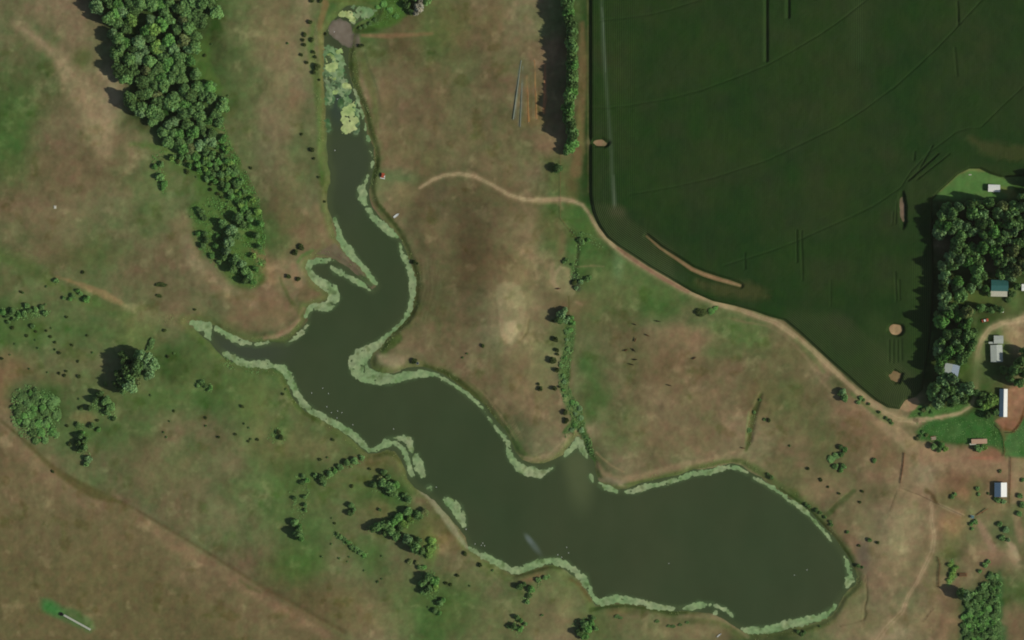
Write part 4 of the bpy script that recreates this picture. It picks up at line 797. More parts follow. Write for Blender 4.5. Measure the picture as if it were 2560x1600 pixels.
def scatter(poly, space, jit=.35, seed=1):
    r = random.Random(seed); out = []; x0 = min(p[0] for p in poly); x1 = max(p[0] for p in poly); y0 = min(p[1] for p in poly); y1 = max(p[1] for p in poly); row = 0; y = y0
    while y < y1:
        x = x0 + (space / 2 if row % 2 else 0)
        while x < x1:
            q = (x + r.uniform(-jit, jit) * space, y + r.uniform(-jit, jit) * space)
            if inside(np.array([[q[0]]]), np.array([[q[1]]]), poly)[0, 0]: out.append(q)
            x += space
        y += space * .87; row += 1
    return out

# ---- big wood, upper left
WOOD = [(178,-60),(212,10),(246,40),(280,62),(262,85),(290,110),(290,160),(300,200),(322,240),(330,290),(345,325),(372,345),(400,335),(440,380),(480,385),(520,370),(548,340),(562,290),(566,250),(545,225),(515,212),(492,190),(478,165),(484,135),(506,105),(520,75),(540,40),(556,0),(560,-60)]
def zone(x, y):
    e = np.interp(y, [-60, 40, 110, 200, 300, 390], [200, 270, 300, 315, 350, 420]); f = np.interp(y, [-60, 60, 165, 220, 300, 390], [555, 520, 478, 520, 560, 520])
    v = 'top' if y < 70 else 'upper middle' if y < 160 else 'middle' if y < 235 else 'lower middle' if y < 305 else 'bottom'
    u = 'left edge' if x < e + (f - e) * .22 else 'right edge' if x > f - (f - e) * .22 else 'left half' if x < (e + f) / 2 else 'right half'
    return f"at the big wood's {v} {u}"
rw = random.Random(5)
for x, y in scatter(WOOD, 26.5, .34, 3):
    r = rw.uniform(14, 21.5) * (1 if y < 300 else .85); tone = rw.choices(['mid', 'dark', 'grey', 'lush', 'olive', 'lime'], [6, 3, 2.2, 4, 1, .8])[0]
    if x < np.interp(y, [0, 100, 200, 300], [260, 300, 330, 360]): tone = rw.choice(['mid', 'grey', 'dark'])
    if rw.random() < .07: continue
    tree(x, y, r, (rw.uniform(8.5, 12) if x < np.interp(y, [0, 100, 200, 300], [255, 310, 340, 365]) else rw.uniform(5.5, 9)) * (1 if y < 300 else .8), tone, zone(x, y), 'trees of the big upper wood')
# ---- windbreak of tall trees beside the crop
rb = random.Random(8); y = -42
def wbx(y): return np.interp(y, [-60, 20, 60, 150, 230, 262, 300, 340, 365, 385, 400], [1416, 1418, 1427, 1429, 1431, 1418, 1422, 1433, 1430, 1412, 1408])
k = 0
while y < 392:
    r = rb.uniform(13.5, 18) if y < 370 else 9
    DEFER_LABEL[0] = f"tall leafy windbreak tree, {ORD[k] if k < 20 else ['twenty-first','twenty-second','twenty-third','twenty-fourth','twenty-fifth','twenty-sixth','twenty-seventh','twenty-eighth','twenty-ninth','thirtieth','thirty-first','thirty-second','thirty-third','thirty-fourth','thirty-fifth','thirty-sixth'][k-20]} from the top of the row"
    tree(wbx(y) + rb.uniform(-3, 2), y, r, (rb.uniform(12, 15.5) if y < 355 else 6), rb.choice(['mid', 'lush', 'mid', 'dark']), None, 'row of windbreak trees', name='windbreak_tree', kind='windbreak tree')
    DEFER_LABEL[0] = None
    y += rb.uniform(12, 15.5); k += 1
tree(1394, 421, 13, 5.5, 'dark', 'standing alone at the foot of the windbreak', name='lone_tree')
# ---- shrubby tail of the gully
rs = random.Random(12)
TAIL = [(380,375),(425,390),(470,392),(540,372),(556,345),(575,400),(600,450),(628,520),(640,570),(628,580),(600,520),(560,470),(520,455),(500,430),(470,415),(420,405)]
for x, y in scatter(TAIL, 15, .4, 9):
    r = rs.uniform(6.5, 10.5); tree(x, y, r, rs.uniform(2.4, 4.2), rs.choices(['mid', 'lush', 'dark', 'lime'], [4, 4, 1.5, 1.5])[0], 'in the shrubby tail of the wood', 'gully shrubs', name='shrub', kind='shrub')
for a in [(548,315),(560,345),(568,372),(580,405),(590,430),(604,455),(612,480),(634,500),(646,530),(650,560),(644,590),(648,618),(636,640),(560,252),(566,275),(532,215)]:
    tree(a[0] + rs.uniform(-3, 3), a[1], rs.uniform(7, 10), rs.uniform(3, 5), rs.choice(['lush', 'lime', 'mid']), "along the wood's right hand fringe", 'gully shrubs', name='shrub', kind='shrub')
for x, y, r, h, t in [(503,532,10,3.5,'dark'),(497,524,7,3,'mid'),(511,545,8,3,'dark'),(513,585,8,3.5,'mid'),(516,600,9,4,'dark'),(508,614,8,3.5,'mid'),(495,585,7,2.5,'lush'),(596,547,15,7,'mid'),(608,562,11,6,'dark'),(560,560,13,6,'mid'),(580,577,16,8,'grey'),(574,605,15,8,'grey'),(592,590,12,7,'mid'),
    (566,628,13,7,'grey'),(563,642,12,6,'dark'),(589,650,15,8,'mid'),(604,660,13,7.5,'grey'),(585,672,12,7,'dark'),(614,676,13,7,'mid'),(624,690,12,6.5,'mid'),(612,700,11,6,'dark'),(633,705,9,4,'lush'),(540,615,8,3,'lush'),(545,590,7,2.6,'lush'),(530,640,8,2.2,'lush'),(548,655,7,2.4,'mid'),(640,672,8,3,'lush')]:
    tree(x, y, r, h, t, 'in the gully grove left of the hooked cove', 'gully grove trees')
for x, y, r, h, t in [(402,443,11,4,'mid'),(413,458,9,3,'lush'),(408,470,7,2.5,'lush'),(388,418,8,2.5,'lush'),(404,412,8,3,'mid')]: tree(x, y, r, h, t, 'in the small clump below the wood', 'small clump below the wood')
# ---- west pasture trees
for x, y, r, h, t in [(340,930,20,14,'dark'),(322,925,18,13,'dark'),(350,915,20,15,'mid'),(306,955,15,11,'dark'),(328,945,16,13,'mid'),(296,962,12,10,'dark'),(316,900,14,11,'dark'),(384,915,18,12,'grey'),(372,905,27,15,'grey'),(352,888,17,14,'grey'),(374,935,18,13,'grey'),(330,962,21,14,'grey'),(312,972,14,12,'mid'),(345,955,14,11,'olive'),(306,885,10,8,'dark'),(320,900,11,8,'dark'),(298,935,12,8,'dark'),(268,1000,14,7,'mid'),(252,985,10,6,'dark'),(280,1015,12,6,'mid'),(226,1020,8,4,'dark'),(243,1000,10,6,'mid'),(268,1030,9,3.5,'mid'),(285,1046,6,2.5,'dark'),(265,960,6,4,'dark')]:
    tree(x, y, r, h, t, 'in the oak clump on the west pasture', 'west pasture oaks')
for x, y, r, h, t in [(204,1090,9,5,'mid'),(214,1100,9,6,'dark'),(197,1108,8,5,'dark'),(212,1118,9,6,'mid'),(199,1124,8,5,'dark'),(208,1082,6,3,'lush'),(222,1148,10,3.5,'grey'),(216,1160,8,3,'mid'),(196,1064,8,2.5,'dark'),(229,1064,8,2.5,'dark'),(248,1074,7,2,'lush'),(203,1022,5,1.6,'dark')]:
    tree(x, y, r, h, t, 'in the brushy strip below the oak clump', 'brushy strip shrubs', name='shrub', kind='shrub')
for x, y in scatter([(35,985),(55,970),(95,975),(125,985),(150,1000),(150,1040),(145,1085),(120,1108),(90,1105),(60,1090),(38,1060),(25,1020)], 19, .4, 4):
    bush(x, y, random.uniform(6, 13), random.choice(['mid', 'lush', 'dark', 'dark']), 'in the round thicket on the left', 'thicket bushes', h=random.uniform(1, 2.2))
for x, y, r in [(8,781,9),(20,790,8),(32,779,9),(47,786,8),(61,784,9),(69,765,8),(75,776,8),(90,773,8),(104,768,7),(114,784,8),(21,805,6),(82,816,7),(35,800,6),(183,741,7),(175,748,6),(217,749,10),(203,735,6),(196,727,6),(141,702,7),(160,745,5)]:
    bush(x, y, r, random.choice(['mid', 'dark', 'lush']), None, 'bushes below the scarp track', h=r * PX * 1.4)
for x, y, r in [(505,957,8),(495,963,6),(515,966,7),(527,969,7),(520,975,5)]: bush(x, y, r, random.choice(['mid', 'dark', 'lush']), 'in the pasture clump below the creek arm', 'pasture clump')
bush(378, 862, 9, 'dark', 'beside the oak clump', sx=2.2, ang=62, h=1.6)
bush(402, 712, 7, 'black', None, 'dark low bushes in the north west field', sx=2.4, ang=-4, h=1.3); bush(397, 739, 5.5, 'black', None, 'dark low bushes in the north west field', sx=1.6, ang=-15, h=1.1)
# ---- lower woods
for x, y, r, h, t in [(746,1332,14,7.5,'mid'),(752,1345,10,6,'lush'),(737,1306,11,4,'mid'),(748,1316,9,4,'lush'),(878,1263,8,3.5,'mid'),(877,1282,9,4,'dark'),(884,1272,7,3,'mid'),(976,1219,15,6,'mid'),(957,1208,12,5,'mid'),(990,1212,11,5,'lush'),(934,1213,9,4,'dark'),(984,1232,12,5,'dark'),(1021,1248,10,4,'mid'),(1010,1238,7,3,'mid'),
    (934,1322,11,6,'dark'),(946,1316,12,6,'mid'),(963,1311,14,7,'mid'),(976,1327,13,6,'mid'),(965,1330,10,5,'dark'),(992,1340,13,6,'mid'),(985,1305,11,5,'lush'),(997,1293,12,5,'lush'),(1021,1279,12,5,'mid'),(1042,1285,11,5,'mid'),(1061,1277,9,3.5,'olive'),(1010,1311,12,4,'lime'),(1025,1300,10,4,'lime'),(1018,1348,14,8,'grey'),(1040,1369,15,9,'mid'),(1030,1358,12,8,'dark'),(1053,1378,11,8,'dark'),(1046,1350,10,6,'mid'),
    (1080,1352,11,2.5,'lime'),(1078,1372,12,2.6,'lime'),(1072,1388,10,2.2,'lime'),(1050,1292,8,3,'dark'),(1000,1320,10,5,'dark')]:
    tree(x, y, r, h, t, None, 'trees of the lower woods')
for x, y, r, h, t in [(1072,1443,12,6,'mid'),(1087,1452,13,5,'lush'),(1058,1457,12,6,'mid'),(1072,1472,12,6,'dark'),(1088,1468,10,4,'lime'),(1060,1478,9,4,'mid'),(1100,1507,9,3.5,'mid'),(1108,1500,7,3,'lush'),(1088,1526,8,2.6,'mid'),(1098,1532,7,2.6,'lush')]:
    tree(x, y, r, h, t, 'in the clump near the bottom shore', 'bottom clump trees')
for x, y, r, h, t in [(886,1152,10,3,'mid'),(867,1157,9,3.2,'dark'),(852,1168,9,3,'mid'),(838,1176,8,2.6,'lush'),(825,1184,9,3,'mid'),(806,1194,10,4,'dark'),(809,1206,10,4,'mid'),(790,1190,7,2.4,'mid'),(905,1144,7,2,'mid'),(960,1181,9,3.6,'dark'),(972,1192,8,3,'mid'),(950,1196,8,3,'olive'),(759,1192,7,2.2,'mid'),(756,1207,7,2.4,'dark'),(768,1201,7,2.4,'lush'),(764,1242,6,2.4,'mid'),(764,1262,6,2.4,'mid'),(764,1276,5,2,'mid'),(738,1246,6,2.4,'dark'),
    (845,1337,6,1.8,'dark'),(853,1342,7,2,'mid'),(861,1348,6,2,'mid'),(870,1355,7,2,'lush'),(880,1369,7,2,'dark'),(890,1373,8,2.2,'mid'),(902,1381,8,2.2,'mid'),(910,1387,7,2,'lush'),(1026,1404,8,1.8,'olive'),(1042,1406,6,1.6,'olive'),(1050,1420,8,2.2,'dark'),(1062,1418,7,1.6,'lush'),(950,1275,5,1.6,'dark')]:
    tree(x, y, r, h, t, None, 'low shrubs of the lower pasture', name='shrub', kind='shrub')
for x, y, r, h, t in [(1300,1467,9,4,'dark'),(1310,1460,7,3,'dark'),(1328,1472,10,3,'lush'),(1322,1490,8,2.4,'dark'),(1318,1505,7,2,'mid'),(1345,1450,8,2,'mid'),(1362,1444,7,2,'mid'),(1292,1542,8,3.4,'dark'),(1302,1550,7,2.6,'lush'),(1284,1566,9,4,'dark'),(1300,1572,9,3.6,'lush'),(1313,1560,6,2,'mid'),(1460,1560,12,5,'mid'),(1470,1572,11,5,'lush'),(1450,1580,12,5.5,'dark'),(1478,1556,9,4,'lush'),(1462,1590,11,4,'lush'),(1484,1545,7,2.6,'mid'),(1272,1566,6,2,'dark'),(1490,1572,7,2.5,'mid')]:
    tree(x, y, r, h, t, None, 'shrubs below the bottom shore', name='shrub', kind='shrub')
# ---- middle: gully tree etc.
for x, y, r, h, t in [(1404,786,13,6.5,'grey'),(1414,800,11,5,'grey'),(1398,800,11,6,'dark'),(1427,797,9,3.5,'lush'),(1412,775,8,4,'grey'),(1432,808,7,2.4,'lush')]: tree(x, y, r, h, t, 'in the clump at the top of the green gully', 'gully head clump')
for x, y, r, t in [(1449,601,8,'dark'),(1456,606,6,'mid'),(1470,600,6,'lush'),(1416,650,6,'dark'),(1410,655,5,'mid'),(1466,698,8,'dark'),(1452,704,7,'grey'),(1437,706,8,'black'),(1440,720,6,'grey'),(1474,694,6,'mid'),(1430,662,4,'dark')]: bush(x, y, r, t, 'in the hollow below the fence bend', 'hollow bushes')
bush(1752, 781, 11, 'black', 'alone below the road', sx=1.45, ang=-8, h=2.4); bush(1778, 778, 9, 'lush', 'beside the dark one below the road', h=1.2); bush(1790, 770, 7, 'lush', 'beside the dark one below the road', h=1)
for x, y, r in [(1389,849,8),(1393,876,6),(1394,886,4),(1382,901,9.5),(1393,925,7),(1386,971,7),(1351,972,6.5),(1347,960,4),(1399,967,3.5),(1414,1030,7.5),(1417,1050,6.5),(1414,1056,5),(1381,802,4)]: bush(x, y, r, 'black', 'in the line left of the green gully', 'dark round bushes along the gully', h=r * PX * 1.5)
for x, y in [(1415,850),(1424,872),(1412,895),(1406,915),(1405,940),(1412,955),(1407,975),(1416,990),(1428,1005),(1440,1010),(1448,1020),(1436,1035),(1452,1045),(1440,1062),(1430,1075),(1458,1075),(1420,830),(1430,825)]:
    bush(x + random.uniform(-4, 4), y, random.uniform(5, 8), random.choice(['lush', 'mid', 'grey']), 'growing within the green gully', 'scrub of the green gully', h=1.0)
for x, y, r in [(1900,1000,4),(1886,1030,5),(1873,1076,7),(1912,1049,5)]: bush(x, y, r, 'dark' if r < 8 else 'black', 'along the east ditch', 'ditch bushes', h=1.0)
# ---- east side
for x, y, r, h, t in [(2105,980,10,4,'grey'),(2110,996,10,4.5,'mid'),(2098,985,7,3.5,'dark'),(2100,1118,7,2.6,'dark'),(2112,1124,8,2.6,'lush'),(2104,1136,7,2.4,'dark'),(2088,1166,8,2,'dark'),(2108,1166,8,2.4,'mid'),(2102,1176,6,1.8,'lush'),(2078,1148,10,1.3,'mid'),(2090,1140,9,1.3,'mid'),(2185,1152,7,2,'dark'),(2145,1006,6,1.6,'mid'),(2152,995,6,1.6,'mid')]:
    tree(x, y, r, h, t, None, 'east pasture shrubs', name='shrub', kind='shrub')
for x, y in [(2160,1000),(2172,1010),(2198,1030),(2215,1045),(2225,1052),(2230,1058)]: bush(x, y, 4.5, 'dark', 'along the farm road verge', 'verge bushes')
for x, y, r, h, t in [(2333,1115,9,3.5,'mid'),(2352,1112,9,3.5,'lush'),(2362,1122,8,3,'lime'),(2346,1124,8,3,'dark'),(2447,1120,12,4.2,'mid'),(2460,1118,9,3.6,'lime')]: tree(x, y, r, h, t, 'between the farmyard grass and the corral', 'corral trees')
tree(2408,1487,16,10,'grey','beside the cattle track at lower right', name='lone_tree'); tree(2400,1480,12,10,'dark','beside the cattle track at lower right', name='lone_tree')
rt = random.Random(3)
for x, y in scatter([(2422,1490),(2445,1475),(2480,1430),(2500,1450),(2495,1520),(2500,1600),(2510,1640),(2405,1640),(2408,1560),(2412,1520)], 15, .4, 6):
    bush(x, y, rt.uniform(6, 11), rt.choice(['mid', 'dark', 'lush', 'dark']), 'in the dense thicket at bottom right', 'thicket bushes at bottom right', h=rt.uniform(1.2, 2.6))
for x, y, r, t in [(2375,1412,7,'lime'),(2384,1424,8,'lime'),(2378,1438,8,'lime'),(2372,1450,6,'lime'),(2392,1418,6,'lime'),(2462,1412,8,'mid'),(2470,1404,6,'mid'),(2489,1440,8,'mid'),(2500,1460,7,'mid'),(2450,1428,6,'mid'),(2428,1310,6,'lush'),(2438,1305,7,'mid'),(2430,1322,5,'mid'),(2496,1250,8,'mid'),(2508,1254,7,'grey'),(2488,1246,6,'dark'),(2470,1234,3.5,'dark'),
     (2380,1242,6,'mid'),(2388,1236,5,'mid'),(2443,1222,6,'mid'),(2447,1235,5,'mid'),(2500,1178,5,'olive'),(2550,1240,8,'mid'),(2556,1262,9,'mid'),(2548,1285,8,'mid'),(2556,1200,6,'mid'),(2500,1310,8,'mid'),(2515,1325,9,'grey'),(2505,1345,8,'mid'),(2520,1350,6,'grey'),(2300,1092,6,'mid'),(2308,1080,5,'mid'),(2316,1088,5,'olive'),(2292,1096,6,'olive')]:
    bush(x, y, r, t, None, 'farm side bushes', h=r * PX * 1.1)
for x, y, r in [(2015,1260,5),(2022,1266,5),(2040,1276,6),(2050,1282,5),(2062,1292,5),(2076,1304,5),(2078,1312,5),(2118,1330,5),(2145,1414,6),(2155,1418,4),(2174,1350,6.5),(1928,1192,7),(1920,1185,4),(1995,1580,5),(2005,1586,6),(2012,1580,5),(2050,1566,3)]: bush(x, y, r, 'dark', None, 'bushes on the east bank', h=r * PX * 1.2)
for x, y, r in [(1542,1541,6),(1552,1545,4),(1642,1553,5),(1672,1565,4),(1682,1566,5),(1700,1562,4),(1718,1556,4),(1355,1538,3)]: bush(x, y, r, 'dark', None, 'bushes below the bottom shore', sx=1.4, ang=10, h=.8)
# ---- farm wood
FARM = [(2342,545),(2356,505),(2400,492),(2470,496),(2520,500),(2580,495),(2640,500),(2640,690),(2540,690),(2520,692),(2490,690),(2470,662),(2452,690),(2446,712),(2425,690),(2408,668),(2404,700),(2398,745),(2412,770),(2432,800),(2428,840),(2432,880),(2420,905),(2404,905),(2398,900),(2380,905),(2356,905),(2352,945),(2400,950),(2428,960),(2425,985),(2400,1008),(2360,1016),(2328,1000),(2334,960),(2336,900),(2345,860),(2345,800),(2338,740),(2346,690),(2352,640)]
bare = [(2356,612,20),(2440,600,18),(2480,668,14),(2380,600,8),(2405,668,10)]
rf = random.Random(21)
def fzone(x, y): return 'in the farm wood, ' + ('top row' if y < 530 else 'upper part' if y < 600 else 'around the clearings' if y < 680 else 'beside the teal roofed house' if y < 780 else 'left of the driveway' if y < 900 else 'behind the blue shed')
for x, y in scatter(FARM, 26, .32, 13):
    if any(math.hypot(x - a, y - b) < c for a, b, c in bare): continue
    if rf.random() < .03: continue
    tree(x, y, rf.uniform(13.5, 20), rf.uniform(11, 17), rf.choices(['grey', 'mid', 'dark', 'lush', 'olive'], [4, 4, 2, 2, 1.4])[0], fzone(x, y), 'farm wood trees')
for x, y, r, h, t in [(2530,560,24,11,'lime'),(2512,590,16,10,'lime'),(2535,610,15,9,'lush'),(2478,1000,19,8,'lime'),(2462,1014,11,7,'lime'),(2456,990,13,8,'dark'),(2446,1005,10,7,'mid'),(2468,1038,9,6,'dark'),(2488,1030,9,5,'mid'),(2438,982,10,7,'mid'),(2545,905,15,12,'dark'),(2530,925,16,13,'mid'),(2552,930,15,13,'dark'),(2545,955,14,12,'mid'),(2520,945,13,11,'dark'),(2508,925,12,9,'dark'),(2560,880,14,10,'mid'),(2575,905,15,12,'mid'),
    (2574,460,14,11,'dark'),(2572,488,14,11,'dark'),(2584,440,14,10,'mid'),(2417,772,9,6,'dark'),(2430,778,8,6,'mid'),(2475,776,10,5,'mid'),(2488,770,9,5,'dark'),(2500,774,9,5,'mid'),(2462,772,8,4.5,'dark'),(2462,722,10,6,'lush'),(2470,735,7,4.5,'mid'),(2540,715,10,7,'mid'),(2440,700,16,10,'mid'),(2425,720,14,9,'grey'),(2455,690,14,10,'dark'),(2500,685,15,10,'mid'),(2525,690,15,10,'grey'),(2450,770,12,7,'mid'),(2415,800,14,9,'mid'),(2432,830,12,8,'dark'),(2425,870,12,8,'mid'),(2490,640,16,11,'mid'),(2420,650,14,10,'grey'),(2555,670,16,10,'mid'),(2410,640,12,9,'mid'),(2530,735,10,3,'dark'),(2520,750,8,2.4,'dark'),(2448,715,8,6,'grey'),
    (2308,1025,6,1.6,'olive'),(2318,1020,7,1.8,'mid'),(2304,1036,5,1.3,'lush'),(2330,1030,6,1.3,'lush')]:
    tree(x, y, r, h, t, 'around the farmyard', 'farmyard trees')
# ---- top edge
for x, y, r, h, t in [(1035,-12,16,8,'dark'),(1012,-8,14,7,'dark'),(1018,14,10,5,'dark'),(1068,2,13,7,'mid'),(1080,-8,12,7,'dark'),(1030,30,9,4,'dark'),(1048,20,13,7,'pale'),(1052,6,10,6,'pale'),(1040,34,8,5,'pale')]: tree(x, y, r, h, t, 'at the top edge by the head pool', 'trees at the top edge')
for x, y, r, t in [(960,10,9,'lush'),(975,25,8,'lush'),(945,18,7,'lush'),(990,40,8,'lush'),(938,50,6,'dark'),(912,66,6,'dark'),(900,70,5,'dark'),(925,60,5,'dark')]: bush(x, y, r, t, 'in the lush marsh right of the head pool', 'marsh bushes', h=.9)
# ---- scattered dark bushes read off the photograph
def T(ox, oy, l): return [(ox + a / 3.78, oy + b / 3.78, c) for a, b, c in l]
DOTS = T(0,800,[(255,150,4.6),(340,108,4),(440,100,3.6),(485,75,3),(478,158,4.4),(825,148,3.6),(335,188,2.8),(523,212,4),(680,235,4),(145,230,3.2),(360,265,3.4),(522,278,3.4),(563,312,5),(875,308,3.2),(737,392,4),(275,460,3),(560,505,4),(610,525,4.4),(630,485,4),(748,535,5.6),(20,365,4.4),(1590,345,5),(1645,315,3),(1425,715,3.4),(2293,820,5.4),(1645,862,3.8),(1945,925,4.2),(2310,980,3),(2355,1020,3.2),(2230,1082,4),(2070,1107,4.2),(1550,1060,3),(1575,1105,3),(1945,1000,3),(1603,955,3),(2350,1145,3.6),(2370,1125,3.4),(745,748,3.2),(765,830,5.5),(635,1000,4.4),(925,950,4.6),(1075,940,5.4),(1005,880,4.6),(1555,100,4.6),(655,1175,6),(500,1435,4.6),(120,75,5),(950,870,3.4),(450,495,2.6),(95,330,2.6)])
DOTS += T(0,400,[(1680,15,7),(1750,10,5.6),(1770,110,6.4),(1840,80,5),(1790,60,4.5),(1945,195,5),(1990,230,4.4),(1995,280,5),(2060,320,5.4),(2095,355,4.4),(2135,455,4),(1990,440,3.4),(2370,75,4),(440,1195,3.4),(790,1060,5),(430,1365,3),(200,1245,4),(630,1485,4),(220,1255,3.4),(1845,1415,4),(1855,160,2.6),(2150,395,3)])
DOTS += T(640,0,[(510,210,6.6),(463,325,6.4),(445,380,4.8),(525,380,6.6),(457,425,5.4),(298,410,3.2),(545,495,5.4),(560,540,4.4),(430,522,4.8),(480,592,4.8),(575,630,9.5),(550,685,6.2),(600,755,3.6),(530,1415,7),(550,1500,4),(980,435,5),(1010,430,4),(610,10,6),(530,10,6),(660,320,4.4),(430,1270,4),(690,560,2.5)])
DOTS += T(0,0,[(1940,525,4.6),(2155,905,3),(2000,420,3)]) + T(640,400,[(598,165,4.2),(425,825,9),(370,875,8),(650,395,4),(1500,965,6.5),(1525,975,4),(310,1105,7),(400,1125,6)])
DOTS += T(640,800,[(730,1135,4.6),(610,1320,4.8),(675,1300,3),(1495,390,8.5),(2145,240,5.4),(1995,318,2.6),(240,1110,8),(210,1060,7),(15,1130,4),(280,655,3.4),(1075,1410,4),(1210,1440,6.5),(255,700,4),(1955,355,3)])
DOTS += T(640,1200,[(905,60,5),(620,722,3.4),(787,740,3.4),(882,727,2.8),(865,770,2.4),(1190,722,3.2),(1150,962,3.4),(1190,935,2.8),(1025,855,2.8),(745,410,3.6),(715,360,2.6),(712,605,2.8),(1900,900,5.4),(1800,975,5),(1840,990,4.4),(2120,800,6.4),(1975,700,6.4),(2240,855,3.4),(1630,1205,3),(2020,1000,2.6)])
DOTS += T(1920,800,[(380,1405,4.6),(205,1190,3),(1160,950,4),(10,945,5.5),(495,1505,4)]) + T(1920,1200,[(570,65,3.6),(675,130,4),(890,105,4.4),(870,210,4),(860,620,4),(1035,590,4.4),(500,5,4)]) + T(1280,400,[(1820,370,2.4),(2300,205,3)])
for x, y, r in DOTS: bush(x, y, r, 'black' if r > 3.4 else 'dark', None, 'scattered dark pasture bushes', h=r * PX * 1.15)
def build_trees():
    # the 300 trees that show largest are objects of their own; whatever is left is one mass
    tr = [q for q in SPEC if q[0][7] != 'shrub']; sh = [q for q in SPEC if q[0][7] == 'shrub']
    vis = lambda q: 1 if (-6 < q[0][0] < 2566 and -6 < q[0][1] < 1606) else 0
    tr.sort(key=lambda q: (0 if q[0][7] != 'tree' else 1, -(vis(q) * q[0][2] * (1.5 if q[0][6] not in ('trees of the big upper wood', 'farm wood trees') else 1)))); keep, rest = tr[:300], tr[300:]
    for q in keep + sh:
        t = tree(*q[0], defer=False)
        if q[1]: THINGS.pop(); t['label'] = q[1]
    VV, FF, CC, n0 = [], [], [], 0
    for (x, y, r, h, tone, *_r), _l in rest:
        me = random.choice(CR[('m', tone)]); n = len(me.vertices); v = np.empty(n * 3, np.float32); me.vertices.foreach_get('co', v); v = v.reshape(-1, 3)
        c = np.empty(n * 4, np.float32); me.color_attributes['col'].data.foreach_get('color', c); c = c.reshape(-1, 4)[:, :3] * (alb(TONE[tone][0]) / alb(TONE['mid'][0])) * random.uniform(.85, 1.2)
        a = random.random() * 6.28; R = r * PX; cs, sn = math.cos(a), math.sin(a)
        VV.append(np.c_[(v[:, 0] * cs - v[:, 1] * sn) * R + WX(x), (v[:, 0] * sn + v[:, 1] * cs) * R + WY(y), v[:, 2] * h * .9 + gz(x, y)]); FF.append(np.arange(n).reshape(-1, 4) + n0); CC.append(c); n0 += n
    if VV: tag(mesh_obj('wood_undercrowns', np.concatenate(VV), np.concatenate(FF), LM['mid'], cols=np.concatenate(CC)), 'smaller crowns filling in between the big trees of the two woods', kind='stuff')
    print('trees', len(tr), 'shrubs', len(sh), 'rest', len(rest))
# low scrub, reeds and rank grass standing up from the ground: leaf tufts nobody could count
def scrub(name, areas, label, n_per=.5, hgt=.7, size=.34, tone='lush', seed=1, clump=14):
    r = np.random.default_rng(seed); PP = []
    for F_, dens in areas:
        m = F_ > 0; ys, xs = np.nonzero(m); n = int(len(ys) * GS * GS * PX * PX * n_per * dens)
        if n == 0: continue
        k = r.integers(len(ys), size=n); x = GX[0, 0] + xs[k] * GS + r.uniform(-1.5, 1.5, n); y = GY[0, 0] + ys[k] * GS + r.uniform(-1.5, 1.5, n)
        g = fbm(x, y, clump, 3, seed + 3); ok = g + r.normal(size=n) * .2 > -.12 * dens; PP.append(np.c_[x[ok], y[ok], g[ok]])
    P = np.concatenate(PP); n = len(P); h = hgt * (.3 + 1.3 * np.clip(P[:, 2] * 1.6, 0, 1)) * r.uniform(.3, 1, n)
    C = np.c_[WX(P[:, 0]), WY(P[:, 1]), bilin(H, P[:, 0], P[:, 1]) + h]
    nn = r.normal(size=(n, 3)) * .6 + np.array([0, 0, 1]); nn /= np.linalg.norm(nn, axis=1)[:, None]; u = np.cross(nn, r.normal(size=(n, 3))); u /= np.linalg.norm(u, axis=1)[:, None]; w = np.cross(nn, u); s_ = (size * r.uniform(.6, 1.4, n))[:, None]
    V = np.stack([C - u * s_ - w * s_ * .6, C + u * s_ - w * s_ * .4, C + w * s_, C - u * s_ * .6 + w * s_ * .7], 1).reshape(-1, 3)
    b = (.72 + .42 * np.clip(P[:, 2] * 1.5, 0, 1) + r.normal(size=n) * .10)[:, None]; cc = np.repeat(np.c_[b * (.92 + .12 * r.random((n, 1))), b, b * .95], 4, 0)
    o = mesh_obj(name, V, np.arange(4 * n).reshape(-1, 4), LM[tone], cols=cc); tag(o, label, kind='stuff'); return o
gf = np.clip(1 - (CROPF > 0), 0, 1)
def SF(pts, pad=3): return stroke(GX, GY, pts, pad)
def PF(poly): return polyfield(GX, GY, poly, 20)
scrub('gully_scrub', [(SF([(a, b, c * 1.0) for a, b, c in GUL]), 1.6), (SF([(1450,590,20),(1475,596,24),(1500,615,14)]), 1), (SF([(1425,575,8),(1446,600,12),(1441,650,10),(1434,690,20),(1450,704,24)]), .8), (SF([(1415,1085,16),(1445,1062,26),(1470,1100,18),(1480,1140,12)]), 1.3)], 'green scrub filling the gully and hollow in the middle pasture', 2.4, .8, .34, 'mid', 3, 12)
scrub('wood_edge_scrub', [(PF([(395,365),(430,385),(500,395),(545,360),(562,375),(590,430),(622,500),(650,560),(655,640),(660,690),(636,722),(590,712),(545,670),(505,640),(482,590),(474,520),(505,500),(540,480),(560,470),(520,450),(470,420),(400,400)]), .8), (SF([(548,300,14),(572,370,16),(600,420,20),(640,500,20),(654,590,20),(656,660,16)]), 2), (SF([(392,400,30),(402,440,26),(408,480,14)]), .8)], 'bright green scrub around the tail of the upper wood', 1.7, .9, .34, 'lush', 5, 13)
scrub('thicket_scrub', [(PF([(2422,1490),(2445,1470),(2480,1430),(2505,1450),(2500,1520),(2510,1640),(2405,1640),(2408,1560)]), 2), (PF([(30,985),(60,960),(125,975),(152,1000),(152,1060),(140,1095),(90,1112),(50,1090),(25,1040)]), 1.6), (SF([(200,1070,24),(206,1120,30),(216,1150,24)]), 1), (SF([(0,778,20),(60,786,30),(115,780,24)]), 1.4), (SF([(2380,1405,16),(2382,1440,22),(2372,1455,12)]), 1.2), (SF([(235,1010,16),(280,1040,24)]), 1), (SF([(500,962,30),(522,970,24)]), .8)], 'dense low green undergrowth of the pasture thickets', 1.9, 1.2, .36, 'mid', 7, 12)
